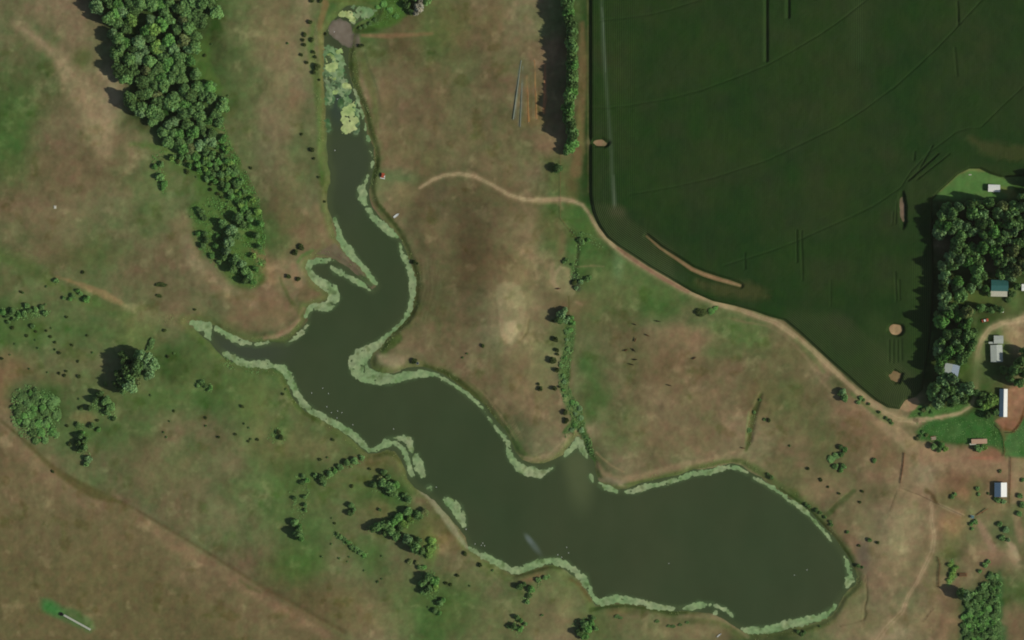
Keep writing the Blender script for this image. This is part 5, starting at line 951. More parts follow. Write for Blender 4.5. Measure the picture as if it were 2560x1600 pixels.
scrub('pasture_scrub', [(SF([(740,1215,50),(760,1250,50),(740,1300,30)]), .5), (SF([(800,1196,24),(850,1170,20),(905,1148,16)]), 1.2), (SF([(930,1215,24),(980,1220,34),(1020,1250,24)]), 1.2), (SF([(925,1322,20),(985,1310,50),(1060,1282,24)]), 1.2), (SF([(1020,1350,24),(1055,1380,30),(1078,1365,40)]), 1.2), (SF([(1070,1440,40),(1075,1475,44)]), 1.3), (SF([(840,1335,14),(875,1360,16),(912,1388,16)]), 1.3), (SF([(1095,1505,24),(1092,1532,20)]), 1.2), (SF([(690,1090,50)]), .6),
     (SF([(1285,1560,30),(1300,1580,30)]), 1), (SF([(1455,1570,50),(1475,1560,36)]), 1), (SF([(1310,1500,14),(1325,1475,16),(1370,1442,14)]), 1.1), (SF([(560,905,26),(640,925,20),(660,930,16)]), 1)], 'patchy green scrub between the trees of the lower pasture', 1.6, .9, .34, 'mid', 9, 12)
scrub('farmyard_grass', [(PF([(2290,1055),(2420,1040),(2470,1012),(2492,1060),(2510,1092),(2516,1140),(2480,1112),(2300,1098)]), 1), (PF([(2270,1040),(2340,1018),(2428,1006),(2400,1026)]), 1.2), (PF([(2514,1102),(2530,1078),(2562,1044),(2700,1044),(2700,1140),(2514,1140)]), .8), (PF([(935,30),(960,-30),(1040,-30),(1020,30),(960,62),(905,66)]), .8)], 'tall lush grass around the farmyard and the head marsh', 1.2, .35, .26, 'mid', 11, 8)
scrub('bank_reeds', [(np.where((lake_d > 1) & (lake_d < 14) & (fbm(GX, GY, 60, 2, 88) > -.1), 1, -1), .5), (SF([(1010,806,14),(985,830,26),(965,862,18)]), 1.2), (SF([(1885,1030,16),(1878,1070,16),(1872,1105,14)]), 1), (SF([(400,795,20),(440,798,26),(475,805,22)]), .8), (SF([(790,60,14),(785,130,14),(792,220,12),(800,360,8)]), .8), (SF([(885,130,12),(905,230,12),(930,330,12),(942,400,12)]), .8)], 'reeds and rank grass along the reservoir banks', 1.1, .45, .28, 'olive', 13, 9)
build_trees()
finish_labels()

# ------------------------------------------------------------------ built things
def pmat(name, col, rough=.6, spec=.3, grain=.12, gscale=1.5, metal=0): return mat(name, col, rough=rough, spec=spec, grain=grain, gscale=gscale, metal=metal)
M_WHITE = pmat('white_painted_metal', (205, 206, 196), .5); M_GREYROOF = pmat('pale_grey_roofing', (158, 164, 152), .6, grain=.18, gscale=.8); M_TEAL = pmat('teal_metal_roof', (50, 92, 86), .45); M_BLUE = pmat('blue_grey_roof_and_shaded_slope', (86, 106, 122), .4)
M_BEIGE = pmat('beige_siding', (148, 140, 118), .8); M_WOOD = pmat('weathered_wood', (112, 88, 62), .9, .1, .25, 2); M_DKWOOD = pmat('dark_wood', (124, 84, 58), .9, .1, .25, 2); M_TAN = pmat('tan_roofing', (166, 136, 110), .8, grain=.25)
M_GLASS = pmat('window_glass', (40, 50, 58), .1, .6, .02); M_DARK = pmat('dark_metal', (46, 46, 44), .6); M_RUST = pmat('rusty_red_metal', (150, 72, 48), .7, .2, .3, 2); M_PIPE = pmat('dull_aluminium', (118, 126, 112), .6, .2, .3, .6); M_GALV = pmat('galvanised_steel', (176, 184, 178), .4, .4, .15, 3)
M_ORANGE = pmat('rust_orange_pipe', (158, 112, 70), .7, .2, .2, 2); M_TYRE = pmat('rubber', (28, 28, 28), .9, .1); M_BLACKHIDE = pmat('black_hide', (34, 28, 24), .8, .1, .2, 3); M_BROWNHIDE = pmat('brown_hide', (76, 50, 34), .8, .1, .2, 3); M_BIRD = pmat('white_feathers', (232, 232, 224), .8, .1, .03); M_BEAK = pmat('orange_beak', (200, 130, 50), .6)
M_CONC = pmat('pale_concrete', (170, 168, 148), .9, .1, .25, 1.5)

def bx(bm, x0, y0, z0, x1, y1, z1):
    M = Matrix.Translation(((x0 + x1) / 2, (y0 + y1) / 2, (z0 + z1) / 2)) @ Matrix.Diagonal((x1 - x0, y1 - y0, z1 - z0, 1)); bmesh.ops.create_cube(bm, size=1, matrix=M)
def cyl(bm, p, q, r0, r1=None, seg=10):
    p, q = Vector(p), Vector(q); d = q - p; M = d.to_track_quat('Z', 'Y').to_matrix().to_4x4(); M.translation = (p + q) / 2
    bmesh.ops.create_cone(bm, segments=seg, radius1=r0, radius2=r0 if r1 is None else r1, depth=d.length, matrix=M, cap_ends=True)
def box_part(name, m, par, *bs):
    bm = bmesh.new()
    for b_ in bs: bx(bm, *b_)
    return bm_obj(name, bm, m, par)
def gable(name, label, cat, x0, y0, x1, y1, wall_h, rise, along, wallm, roofs, ang=0, over=.35, doors=True):
    """House over the pixel rectangle; ridge along 'x' or 'y'; roofs = (material of the south or west slope, of the other)."""
    cx, cy = (x0 + x1) / 2, (y0 + y1) / 2; t = empty(name, WX(cx), WY(cy), gz(cx, cy), math.radians(ang)); tag(t, label, cat)
    a, b_ = (x1 - x0) * PX / 2 - over, (y1 - y0) * PX / 2 - over
    bm = bmesh.new(); bx(bm, -a, -b_, -.2, a, b_, wall_h)
    if along == 'x':
        for s in (-1, 1):
            x = s * a; vs = [bm.verts.new(v) for v in ((x, -b_, wall_h), (x, b_, wall_h), (x, 0, wall_h + rise * b_ / (b_ + over)))]; bm.faces.new(vs)
    else:
        for s in (-1, 1):
            y = s * b_; vs = [bm.verts.new(v) for v in ((-a, y, wall_h), (a, y, wall_h), (0, y, wall_h + rise * a / (a + over)))]; bm.faces.new(vs)
    bm_obj('wall', bm, wallm, t)
    A, B = a + over, b_ + over; th = .12
    for s, m in ((-1, roofs[0]), (1, roofs[1])):
        bm = bmesh.new()
        if along == 'x': low = [(-A, s * B, wall_h - .05), (A, s * B, wall_h - .05), (A, s * .01, wall_h + rise), (-A, s * .01, wall_h + rise)]
        else: low = [(s * A, -B, wall_h - .05), (s * A, B, wall_h - .05), (s * .01, B, wall_h + rise), (s * .01, -B, wall_h + rise)]
        lo = [bm.verts.new(v) for v in low]; hi = [bm.verts.new((v[0], v[1], v[2] + th)) for v in low]
        bm.faces.new(hi); bm.faces.new(lo[::-1])
        for k in range(4): bm.faces.new((lo[k], lo[(k + 1) % 4], hi[(k + 1) % 4], hi[k]))
        # raised seams
        n = max(4, int((2 * A if along == 'x' else 2 * B) / 1.2))
        for k in range(n + 1):
            u = -1 + 2 * k / n
            if along == 'x': p, q = (u * (A - .05), s * B, wall_h + th), (u * (A - .05), s * .05, wall_h + rise + th)
            else: p, q = (s * A, u * (B - .05), wall_h + th), (s * .05, u * (B - .05), wall_h + rise + th)
            cyl(bm, p, q, .04, seg=4)
        bmesh.ops.recalc_face_normals(bm, faces=bm.faces); bm_obj('roof', bm, m, t)
    if doors:
        d = box_part('door', M_DARK, t, (-.45, -b_ - .06, 0, .45, -b_ - .01, min(2.05, wall_h - .1))); box_part('handle', M_GALV, d, (.28, -b_ - .12, .95, .38, -b_ - .06, 1.05))
        for s in (-1, 1):
            for u in ((-.55, .55) if b_ > 3 else (0,)):
                w = box_part('window', M_WHITE, t, (s * (a + .03) - .03, u * b_ - .55, .9, s * (a + .03) + .03, u * b_ + .55, min(1.9, wall_h - .15)))
                box_part('pane', M_GLASS, w, (s * (a + .05) - .02, u * b_ - .45, 1.0, s * (a + .05) + .02, u * b_ + .45, min(1.8, wall_h - .25)))
    return t
gable('farmhouse', 'low house with a pale grey roof between two farmyard trees', 'house', 2475, 862, 2505, 905, 2.8, .7, 'y', M_BEIGE, (M_GREYROOF, M_GREYROOF), ang=2)
gable('outbuilding', 'smaller pale grey roofed building just above the grey roofed house', 'outbuilding', 2483, 839, 2507, 859, 2.6, .5, 'x', M_BEIGE, (M_GREYROOF, M_GREYROOF))
t = empty('porch_canopy', WX(2477), WY(857), gz(2477, 857)); tag(t, 'narrow grey canopy beside the smaller pale roofed building', 'canopy'); box_part('canopy_roof', M_GREYROOF, t, (-1.6, -.6, 2.2, 1.5, .6, 2.3))
for sx in (-1.4, 1.3):
    for sy in (-.5, .5): box_part('post', M_WOOD, t, (sx - .05, sy - .05, 0, sx + .05, sy + .05, 2.2))
t = gable('cottage', 'cottage with a teal metal roof under the farm trees', 'house', 2476, 700, 2519, 728, 2.8, 1.5, 'x', M_BEIGE, (M_TEAL, M_TEAL), ang=-1)
box_part('porch_roof', M_CONC, t, (-5.4, -6.9, 2.30, 4.9, -3.4, 2.45))
for k in range(4): box_part('porch_post', M_WOOD, t, (-5.1 + k * 3.2, -6.7, 0, -4.98 + k * 3.2, -6.58, 2.3))
gable('shed', 'blue grey metal shed half hidden among the farm wood trees', 'shed', 2359, 910, 2396, 940, 2.8, 1.2, 'y', M_BEIGE, (M_GALV, M_BLUE), ang=-12)
gable('barn', 'long narrow barn with a bright white roof slope beside the red dirt pad', 'barn', 2497, 972, 2517, 1042, 3.0, 1.3, 'y', M_WHITE, (M_BLUE, M_WHITE), ang=-1, doors=True)  # white roof; the blue grey west slope has its shade put into the colour
gable('shed', 'shed with one white and one blue grey roof slope in the lower right yard', 'shed', 2485, 1206, 2516, 1242, 2.7, 1.4, 'y', M_BEIGE, (M_BLUE, M_WHITE))
gable('shed', 'small white roofed shed on the green lawn at the upper right', 'shed', 2469, 462, 2499, 480, 2.6, .4, 'x', M_WHITE, (M_WHITE, M_WHITE), ang=-2)
t = empty('animal_shelter', WX(2446), WY(1104), gz(2446, 1104), .03); tag(t, 'open tan roofed livestock shelter above a small green tree', 'shelter')
box_part('roof', M_TAN, t, (-4.6, -1.3, 2.2, 5.2, 1.7, 2.32)); box_part('roof_extension', M_CONC, t, (-5.8, -1.9, 2.0, -1.6, -.9, 2.1)); box_part('back_wall', M_WOOD, t, (-4.4, 1.4, 0, 5.0, 1.5, 2.2))
for sx in (-4.3, -1.2, 1.9, 4.9): box_part('post', M_WOOD, t, (sx - .08, -1.15, 0, sx + .08, -1.0, 2.2))
t = empty('hay_shelter', WX(2333), WY(1095), gz(2333, 1095), .15); tag(t, 'broken pale plank pile lying beside the corral shrubs', 'plank pile')
for k in range(9): box_part('plank', random.choice([M_TAN, M_CONC, M_WOOD]), t, (-1.8 + random.random(), -1.2 + k * .27, .05 + .06 * k, 1.2 + random.random(), -1.0 + k * .27, .13 + .06 * k))
t = empty('shed_roof', WX(2557), WY(718), gz(2557, 718)); t.name = 'camper'; tag(t, 'pale camper trailer cut by the right edge near the cottage', 'camper')
box_part('body', M_WHITE, t, (-1.1, -2.3, .5, 1.2, 1.9, 2.7)); box_part('window', M_GLASS, t, (-1.13, -1.2, 1.4, -1.09, .3, 2.0)); box_part('roof_vent', M_GALV, t, (-.3, -.3, 2.7, .3, .3, 2.85))
for sx in (-1.0, 1.05): bm = bmesh.new(); cyl(bm, (sx - .1, -.2, .35), (sx + .1, -.2, .35), .35, seg=14); bm_obj('wheel', bm, M_TYRE, t)

def car(name, label, cat, x, y, ang, L, W, body, glint=True):
    t = empty(name, WX(x), WY(y), gz(x, y), math.radians(ang)); tag(t, label, cat)
    bm = bmesh.new(); prof = [(-.5, .35), (-.5, .75), (-.46, .95), (-.2, 1.0), (.22, 1.0), (.46, .88), (.5, .7), (.5, .35)]
    L_, R_ = [], []
    for a, z in prof: L_.append(bm.verts.new((a * L, -W / 2, z))); R_.append(bm.verts.new((a * L, W / 2, z)))
    bm.faces.new(L_); bm.faces.new(R_[::-1])
    for k in range(len(prof)): k2 = (k + 1) % len(prof); bm.faces.new((L_[k], R_[k], R_[k2], L_[k2]))
    bmesh.ops.recalc_face_normals(bm, faces=bm.faces); bmesh.ops.bevel(bm, geom=list(bm.edges), offset=.05, segments=2, affect='EDGES'); bm_obj('body', bm, body, t)
    bm = bmesh.new(); vs = []
    for a, w, z in ((-.3, .45, .98), (.2, .45, .98), (.06, .38, 1.5), (-.2, .38, 1.5)): vs.append([bm.verts.new((a * L, s * w * W, z)) for s in (-1, 1)])
    for k in range(4): k2 = (k + 1) % 4; bm.faces.new((vs[k][0], vs[k][1], vs[k2][1], vs[k2][0]))
    bm.faces.new([v[0] for v in vs]); bm.faces.new([v[1] for v in vs][::-1]); bmesh.ops.recalc_face_normals(bm, faces=bm.faces); bm_obj('cabin', bm, M_GLASS, t)
    box_part('cabin_roof', M_WHITE if glint else body, t, (-.19 * L, -.36 * W, 1.5, .05 * L, .36 * W, 1.54))  # sun glint painted in as a white cabin roof
    for sx in (-.32, .32):
        for sy in (-1, 1):
            bm = bmesh.new(); cyl(bm, (sx * L, sy * (W / 2 - .12), .33), (sx * L, sy * (W / 2 + .04), .33), .33, seg=14); bm_obj('wheel', bm, M_TYRE, t)
    for sy in (-1, 1): box_part('headlight', M_GALV, t, (L / 2 - .02, sy * W * .35 - .15, .62, L / 2 + .03, sy * W * .35 + .15, .78))
    return t
car('parked_car', 'red car with a painted white glint parked where the driveway enters the farm trees', 'car', 2462, 801, 12, 4.3, 1.8, M_RUST)
t = empty('propane_tank', WX(2504), WY(780), gz(2504, 780), .15); tag(t, 'small white tank under the trees beside the driveway', 'tank')
bm = bmesh.new(); cyl(bm, (-.9, 0, .8), (.9, 0, .8), .45, seg=16); cyl(bm, (-1.15, 0, .8), (-.9, 0, .8), .2, .45, 16); cyl(bm, (.9, 0, .8), (1.15, 0, .8), .45, .2, 16); bm_obj('tank_shell', bm, M_WHITE, t, True)
for sx in (-.6, .6): box_part('leg', M_DARK, t, (sx - .08, -.3, 0, sx + .08, .3, .45))
t = empty('pump_cart', WX(958), WY(439), gz(958, 439), -.2); tag(t, 'rusty red pump on a white base by the east bank of the north arm', 'pump')
box_part('base', M_WHITE, t, (-1.7, -2.0, .25, 1.5, -1.55, .4)); box_part('engine', M_RUST, t, (-1.2, -1.3, .3, .7, 1.5, 1.5)); box_part('cover', M_RUST, t, (-.9, -.7, 1.5, .5, .9, 1.8)); box_part('control_box', M_WHITE, t, (.75, -1.1, .4, 1.25, .1, 1.5))
bm = bmesh.new(); cyl(bm, (-1.2, .2, .8), (-5.0, -.6, -1.0), .14); bm_obj('hose', bm, M_DARK, t)
for sy in (-1.1, 1.1):
    bm = bmesh.new(); cyl(bm, (-.3, sy * 1.25 - .1, .4), (-.3, sy * 1.25 + .1, .4), .4, seg=14); bm_obj('wheel', bm, M_TYRE, t)
def boat(label, x, y, ang, L, W):
    t = empty('rowboat', WX(x), WY(y), gz(x, y) + .05, math.radians(ang)); tag(t, label, 'boat'); bm = bmesh.new(); O, I = [], []
    n = 14
    for k in range(n):
        u = -1 + 2 * k / (n - 1); w = W / 2 * (1 - max(0, u) ** 2.2 * .96) * (1 - .25 * max(0, -u) ** 3)
        O.append([bm.verts.new(v) for v in ((u * L / 2, -w, .5 + .12 * u * u), (u * L / 2, -w * .7, .08), (u * L / 2 * .98, 0, 0), (u * L / 2, w * .7, .08), (u * L / 2, w, .5 + .12 * u * u))])
        I.append([bm.verts.new(v) for v in ((u * L / 2 * .97, w * .9, .5 + .12 * u * u), (u * L / 2 * .95, w * .6, .16), (u * L / 2 * .94, -w * .6, .16), (u * L / 2 * .97, -w * .9, .5 + .12 * u * u))])
    for k in range(n - 1):
        r0, r1 = O[k] + I[k], O[k + 1] + I[k + 1]
        for j in range(9): j2 = (j + 1) % 9; bm.faces.new((r0[j], r0[j2], r1[j2], r1[j]))
    bm.faces.new(O[0] + I[0]); bm.faces.new((O[-1] + I[-1])[::-1]); bmesh.ops.recalc_face_normals(bm, faces=bm.faces); bm_obj('hull', bm, M_WHITE, t)
    for u in (-.55, -.05, .4): box_part('seat', M_GALV, t, (u * L / 2 - .12, -W * .4, .38, u * L / 2 + .12, W * .4, .42))
boat('white rowboat beached in the grass right of the north arm', 991, 539, 38, 4.2, 1.35); boat('thin white boat lying on the bottom shore', 1798, 1588, 40, 3.6, .8)

# long pale trough with a dark round tank, lower left
t = empty('water_tank', WX(154), WY(1535), gz(154, 1535)); tag(t, 'dark round tank at the upper end of the pale trough', 'tank'); bm = bmesh.new(); cyl(bm, (0, 0, -.1), (0, 0, 1.0), 1.15, seg=24); bm_obj('tank_wall', bm, M_DARK, t); bm = bmesh.new(); cyl(bm, (0, 0, 1.0), (0, 0, 1.05), 1.0, seg=24); bm_obj('tank_lid', bm, M_TYRE, t)
L = math.hypot(227 - 160, 1574 - 1537) * PX; t = empty('feed_trough', WX((160 + 227) / 2), WY((1537 + 1574) / 2), gz(190, 1555), -math.atan2(37, 67)); tag(t, 'long pale concrete trough on green grass in the lower left field', 'trough')
box_part('trough_basin', M_CONC, t, (-L / 2, -.5, 0, L / 2, .5, .22)); box_part('rim', M_GALV, t, (-L / 2, .38, .22, L / 2, .52, .55)); box_part('rim', M_GALV, t, (-L / 2, -.52, .22, L / 2, -.38, .55))
for k in range(12): u = -L / 2 + (k + .5) * L / 12; box_part('divider', M_CONC, t, (u - .12, -.38, .22, u + .12, .38, .4))
# irrigation pipes in the dry pasture
for (x0, y0, x1, y1, r, m, lab) in [(1303,151,1283,298,.24,M_PIPE,'broad grey irrigation pipe, leftmost of the laid pipes'),(1307,165,1300,317,.16,M_PIPE,'thin grey irrigation pipe, second from left of the laid pipes'),(1318,185,1321,307,.13,M_ORANGE,'rust coloured irrigation pipe reaching lowest of the orange ones'),(1336,146,1341,299,.12,M_ORANGE,'tan orange irrigation pipe in the middle of the laid pipes'),(1362,159,1359,286,.13,M_ORANGE,'orange irrigation pipe closest to the windbreak shadow'),(1368,240,1362,272,.12,M_ORANGE,'short orange irrigation pipe at the shadow edge')]:
    t = empty('irrigation_pipe', WX((x0 + x1) / 2), WY((y0 + y1) / 2), gz(x0, (y0 + y1) / 2)); tag(t, lab, 'pipe', 'irrigation pipes laid in the pasture')
    dx, dy = float(WX(x1) - WX(x0)) / 2, float(WY(y1) - WY(y0)) / 2; bm = bmesh.new(); cyl(bm, (-dx, -dy, r + .05), (dx, dy, r + .05), r, seg=8); bm_obj('pipe', bm, m, t)
    for k in (-.98, 0, .98): bm = bmesh.new(); cyl(bm, (dx * k, dy * k, r), (dx * (k + .02), dy * (k + .02), r), r * 1.5, seg=8); bm_obj('coupling', bm, M_PIPE, t)
# fences: posts and rails
def fence(label, pts, h=1.2, m=None, rails=2, post=2.6, thick=.12):
    m = m or M_WOOD; cx = sum(p[0] for p in pts) / len(pts); cy = sum(p[1] for p in pts) / len(pts); t = empty('fence', WX(cx), WY(cy), 0); tag(t, label, 'fence', 'ranch fences')
    o = lambda x, y, z: (float(WX(x) - WX(cx)), float(WY(y) - WY(cy)), z); npost = 0
    for (x0, y0), (x1, y1) in zip(pts[:-1], pts[1:]):
        d = math.hypot(x1 - x0, y1 - y0) * PX; n = max(1, round(d / post))
        for k in range(n + 1):
            if k == n and (x1, y1) != pts[-1]: continue
            x, y = x0 + (x1 - x0) * k / n, y0 + (y1 - y0) * k / n; z = gz(x, y); bm = bmesh.new(); cyl(bm, o(x, y, z - .2), o(x, y, z + h), thick * .7, seg=6); bm_obj('post', bm, m, t)
        for j in range(rails):
            zz = h * (j + .8) / rails; bm = bmesh.new()
            for k in range(n):
                a, b_ = k / n, (k + 1) / n; xa, ya, xb, yb = x0 + (x1 - x0) * a, y0 + (y1 - y0) * a, x0 + (x1 - x0) * b_, y0 + (y1 - y0) * b_
                cyl(bm, o(xa, ya, gz(xa, ya) + zz), o(xb, yb, gz(xb, yb) + zz), thick * .5, seg=4)
            bm_obj('rail', bm, m, t)
    return t
fence('tall dark brown board fence right of the farm gate', [(2261,1133),(2258,1165),(2251,1208)], 1.2, M_DKWOOD, 3, 2.6, .24)
fence('long straight wooden fence left of the far right pen', [(2527,1143),(2526,1200),(2524,1258)], 1.3, M_DKWOOD, 3, 3, .16)
fence('slanting fence below the red dirt pad', [(2488,1062),(2500,1075),(2508,1098)], 1.2, M_WOOD, 3, 2.6, .16); fence('short fence running down to the corral corner', [(2508,1100),(2511,1128),(2508,1140)], 1.2, M_DKWOOD, 3, 2.6, .16)
fence('curved fence around the lower right of the red dirt pad', [(2560,1040),(2548,1065),(2530,1082),(2514,1082)], 1.2, M_WOOD, 3, 2.6, .14)
fence('thin bent pasture fence where the track meets the crop corner', [(1401,380),(1401,545),(1412,560),(1445,600)], 1.2, M_DKWOOD, 2, 3.4, .10)
fence('short weathered fence beside the cattle track', [(2344,1392),(2349,1412),(2346,1440),(2346,1468)], 1.4, M_WOOD, 3, 2.6, .18)
fence('thin fence running from the farm gate toward the east shore', [(2252,1212),(2240,1245),(2223,1290)], 1.1, M_WOOD, 1, 3.4, .09)
fence('fence slanting down from the farm gate to the green trailer', [(2258,1222),(2300,1238),(2350,1262),(2410,1290)], 1.1, M_WOOD, 2, 3, .10)
fence('thin fence at the bottom of the cattle track', [(2336,1520),(2320,1540),(2308,1555)], 1.1, M_WOOD, 2, 3, .12)
# trailer with boom, small box
t = empty('utility_trailer', WX(2430), WY(1292), gz(2430, 1292), -.2); tag(t, 'small blue green trailer parked in a patch of weeds', 'trailer')
box_part('bed', pmat('blue_green_paint', (70, 104, 104)), t, (-1.3, -.9, .55, 1.3, .9, .75)); box_part('side_board', M_GALV, t, (-1.3, .82, .75, 1.3, .9, 1.2)); box_part('side_board', M_GALV, t, (-1.3, -.9, .75, 1.3, -.82, 1.2)); box_part('toolbox', M_DARK, t, (-1.2, -.6, .75, -.5, .6, 1.15)); box_part('drawbar', M_DARK, t, (-3.0, -.06, .45, -1.3, .06, .55))
for sy in (-1.0, 1.0): bm = bmesh.new(); cyl(bm, (0, sy - .1, .35), (0, sy + .1, .35), .35, seg=14); bm_obj('wheel', bm, M_TYRE, t)
t = empty('grain_auger', WX(2455), WY(1280), gz(2455, 1280), math.atan2(16, 28)); tag(t, 'long brown grain auger standing beside the blue green trailer', 'auger'); bm = bmesh.new(); cyl(bm, (-4.2, 0, .4), (4.2, 0, 1.6), .24); bm_obj('auger_tube', bm, M_DKWOOD, t)
for sy in (-.7, .7): bm = bmesh.new(); cyl(bm, (0, sy - .08, .35), (0, sy + .08, .35), .35, seg=12); bm_obj('wheel', bm, M_TYRE, t); bm = bmesh.new(); cyl(bm, (0, sy, .35), (1.2, 0, 1.15), .05); bm_obj('brace', bm, M_DARK, t)
t = empty('hay_feeder', WX(2407), WY(1437), gz(2407, 1437)); tag(t, 'dark brown rectangular hay feeder right of a bright green bush', 'feeder')
box_part('feeder_box', M_DKWOOD, t, (-2.4, -1.0, .2, 2.4, 1.0, 1.1)); box_part('hay', pmat('old_hay', (84, 66, 44), 1), t, (-2.2, -.8, 1.1, 2.2, .8, 1.25))
for sx in (-2.3, 2.2):
    for sy in (-.9, .85): box_part('leg', M_WOOD, t, (sx, sy, -.1, sx + .1, sy + .1, .2))
# well cap, trough and stumps
t = empty('stock_tank', WX(1044), WY(908), gz(1044, 908)); tag(t, 'small pale stock tank below a dark bush on the algae covered point', 'tank'); bm = bmesh.new(); cyl(bm, (0, 0, 0), (0, 0, .6), .9, seg=20); bm_obj('tank_wall', bm, M_CONC, t); bm = bmesh.new(); cyl(bm, (0, 0, .6), (0, 0, .62), .78, seg=20); bm_obj('water_surface', bm, M_GLASS, t)
t = empty('salt_block_feeder', WX(138), WY(518), gz(138, 518)); tag(t, 'tiny pale mineral feeder alone in the north west field', 'feeder'); box_part('tub', M_CONC, t, (-.8, -1.0, 0, .8, 1.0, .5)); box_part('salt_block', M_WHITE, t, (-.2, -.25, .5, .3, .25, .75))
t = empty('lawn_stone', WX(2425), WY(437), gz(2425, 437)); t.name = 'garden_bench'; tag(t, 'small pale bench on the lawn near the crop corner', 'bench'); box_part('seat', M_CONC, t, (-.9, -.3, .4, .9, .3, .48))
for sx in (-.8, .65): box_part('leg', M_WOOD, t, (sx, -.25, 0, sx + .15, .25, .4))

# ------------------------------------------------------------------ cattle: one continuous body each
def skinned(name, pts, edges, m, parent=None, levels=1):
    me = bpy.data.meshes.new(name); me.from_pydata([p[:3] for p in pts], edges, []); o = bpy.data.objects.new(name, me); COL.objects.link(o)
    sk = o.modifiers.new('s', 'SKIN'); me.skin_vertices  # created with the modifier
    if not me.skin_vertices: bpy.context.view_layer.objects.active = o
    for k, p in enumerate(pts): me.skin_vertices[0].data[k].radius = (p[3], p[4] if len(p) > 4 else p[3])
    me.skin_vertices[0].data[0].use_root = True
    sb = o.modifiers.new('b', 'SUBSURF'); sb.levels = levels; sb.render_levels = levels
    dg = bpy.context.evaluated_depsgraph_get(); me2 = bpy.data.meshes.new_from_object(o.evaluated_get(dg)); bpy.data.objects.remove(o); me2.materials.clear(); me2.materials.append(m)
    for p in me2.polygons: p.use_smooth = True
    return me2
def cow_mesh(m, graze):
    P = [(0, 0, .98, .30, .36), (-.55, 0, 1.0, .29, .36), (-.95, 0, 1.04, .24, .30), (-1.12, 0, 1.0, .12, .16), (.5, 0, 1.0, .27, .36), (.85, 0, 1.08, .20, .26)]
    E_ = [(0, 1), (1, 2), (2, 3), (0, 4), (4, 5)]
    neck = [(1.12, 0, .95, .14, .17), (1.36, 0, .62, .11, .14), (1.48, 0, .36, .07, .08)] if graze else [(1.12, 0, 1.28, .14, .18), (1.36, 0, 1.38, .12, .15), (1.64, 0, 1.24, .075, .085)]
    b0 = len(P); P += neck; E_ += [(5, b0), (b0, b0 + 1), (b0 + 1, b0 + 2)]
    for s in (-1, 1):
        h = P[b0 + 1]; P.append((h[0] - .06, s * .20, h[2] + .06, .035)); E_.append((b0 + 1, len(P) - 1))
        for (x, j, ks) in ((.62, 4, ((.66, .62, .10), (.64, .34, .065), (.65, .05, .055))), (-.72, 1, ((-.62, .68, .13), (-.84, .42, .065), (-.78, .05, .055)))):
            prev = j
            for kx, kz, kr in ks: P.append((kx, s * .20, kz, kr)); E_.append((prev, len(P) - 1)); prev = len(P) - 1
    P += [(-1.2, 0, .75, .03), (-1.22, 0, .42, .04)]; E_ += [(3, len(P) - 2), (len(P) - 2, len(P) - 1)]
    return skinned('cow', P, E_, m)
COWM = {('black', g): cow_mesh(M_BLACKHIDE, g) for g in (0, 1)}; COWM.update({('brown', g): cow_mesh(M_BROWNHIDE, g) for g in (0, 1)})
for x, y, a, c, g, lab in [(1586,811,-22,'black',1,'black cow grazing at the upper left of the herd'),(1644,803,-5,'black',0,'black cow standing apart at the top right of the herd'),(1618,838,-28,'brown',1,'brown cow facing down right in the middle of the herd'),(1588,850,70,'brown',0,'brown cow just above the tight pair in the herd'),(1584,875,-50,'black',0,'black cow of the tight pair, the right one'),(1564,876,20,'brown',1,'brown cow of the tight pair, the left one'),(1587,899,4,'black',1,'black cow standing level below the pair'),(1578,911,-14,'black',1,'lowest black cow of the main herd'),
    (1672,963,-14,'black',1,'lone cow grazing far below the herd'),(1917,1050,-12,'black',0,'black cow just right of the east ditch'),(1857,1120,-8,'brown',0,'brown cow at the lower end of the east ditch'),(1735,896,30,'brown',1,'brown cow alone right of the herd'),(1396,722,10,'brown',0,'brown cow below the hollow bushes')]:
    o = bpy.data.objects.new('cow', COWM[(c, g)]); COL.objects.link(o); o.location = (WX(x), WY(y), gz(x, y)); o.rotation_euler = (0, 0, math.radians(a)); s = random.uniform(1.0, 1.12); o.scale = (s, s * 1.05, s); tag(o, lab, 'cow', 'cattle grazing on the pasture')
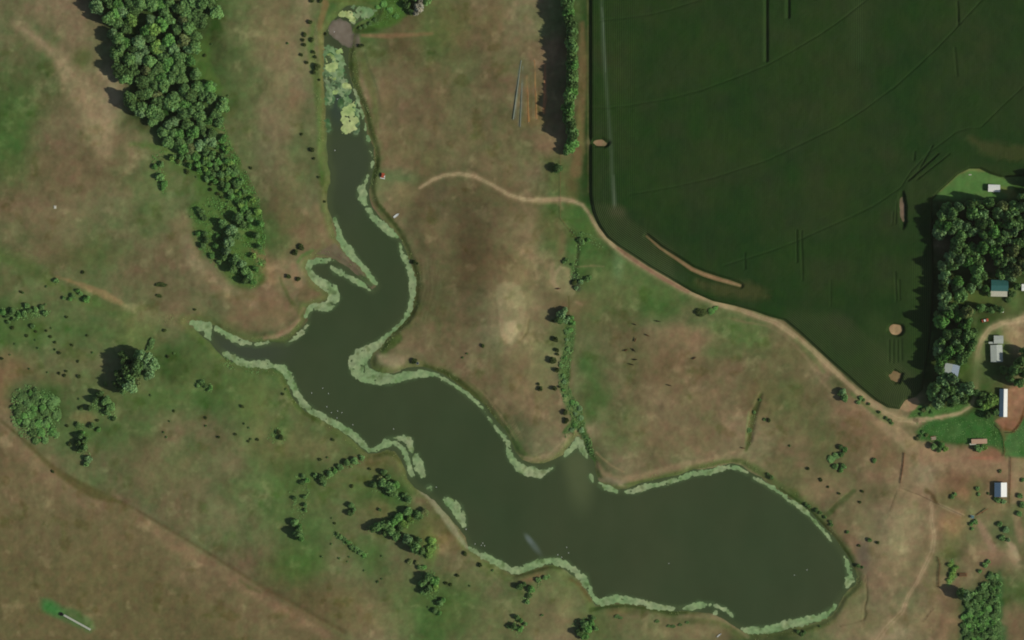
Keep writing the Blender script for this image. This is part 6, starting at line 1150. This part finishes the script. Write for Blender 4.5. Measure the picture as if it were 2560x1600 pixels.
# ------------------------------------------------------------------ white water birds
def bird_mesh():
    return skinned('bird', [(0, 0, .16, .17, .15), (-.22, 0, .20, .09, .08), (-.36, 0, .26, .04, .02), (.2, 0, .17, .12, .11), (.3, 0, .34, .05), (.33, 0, .50, .055), (.44, 0, .49, .02)], [(0, 1), (1, 2), (0, 3), (3, 4), (4, 5), (5, 6)], M_BIRD)
BM = bird_mesh(); BIRDS = []
BL = T(640,800,[(630,645,0),(685,695,0),(525,690,0),(668,820,0),(770,860,0),(810,875,0),(712,875,0),(765,925,0),(915,990,0),(1300,1030,0)]) + T(640,1200,[(1703,68,0),(2070,605,0),(2143,597,0),(2160,622,0),(2130,618,0),(1985,465,0)]) + T(1280,1200,[(433,707,0),(470,730,0),(517,637,0),(535,690,0),(1482,790,0)]) + T(1920,1200,[(370,850,0),(250,900,0)]) + T(640,0,[(770,935,0),(745,1420,0),(740,300,0)])
for x, y, _ in BL:
    o = bpy.data.objects.new('water_bird', BM); COL.objects.link(o); o.location = (WX(x), WY(y), WATER_Z + .02); o.rotation_euler = (0, 0, random.random() * 6.28); o.scale = (.95,) * 3; tag(o, None, 'bird', 'white birds floating on the reservoir'); BIRDS.append((o, x, y))
THINGS.clear()
for o, x, y in BIRDS:
    pl = 'in the creek mouth group' if y < 1090 and x > 700 else 'near the lower left shore' if x < 1300 and y > 1200 else 'off the bottom headland' if x < 1500 and y > 1300 else 'out on the wide lake' if y > 1200 else 'in the north arm'
    THINGS.append((o, 'white bird floating', pl, x, y))
finish_labels()

# ------------------------------------------------------------------ thin air between the camera and the land
bm = bmesh.new(); zlow = float(min(Hb.min(), -4)) - 1.0; bx(bm, -10700, -10700, zlow, 10700, 10700, 2460)
hm = bpy.data.materials.new('haze_air'); hm.use_nodes = True; nt = hm.node_tree; nt.nodes.clear()
ho = nt.nodes.new('ShaderNodeOutputMaterial'); hv = nt.nodes.new('ShaderNodeVolumePrincipled'); hv.inputs['Density'].default_value = 6.5e-6; hv.inputs['Color'].default_value = (.98, .97, .74, 1)
nt.links.new(hv.outputs[0], ho.inputs['Volume']); tag(bm_obj('haze', bm, hm), 'thin pale haze over the whole valley', kind='stuff')
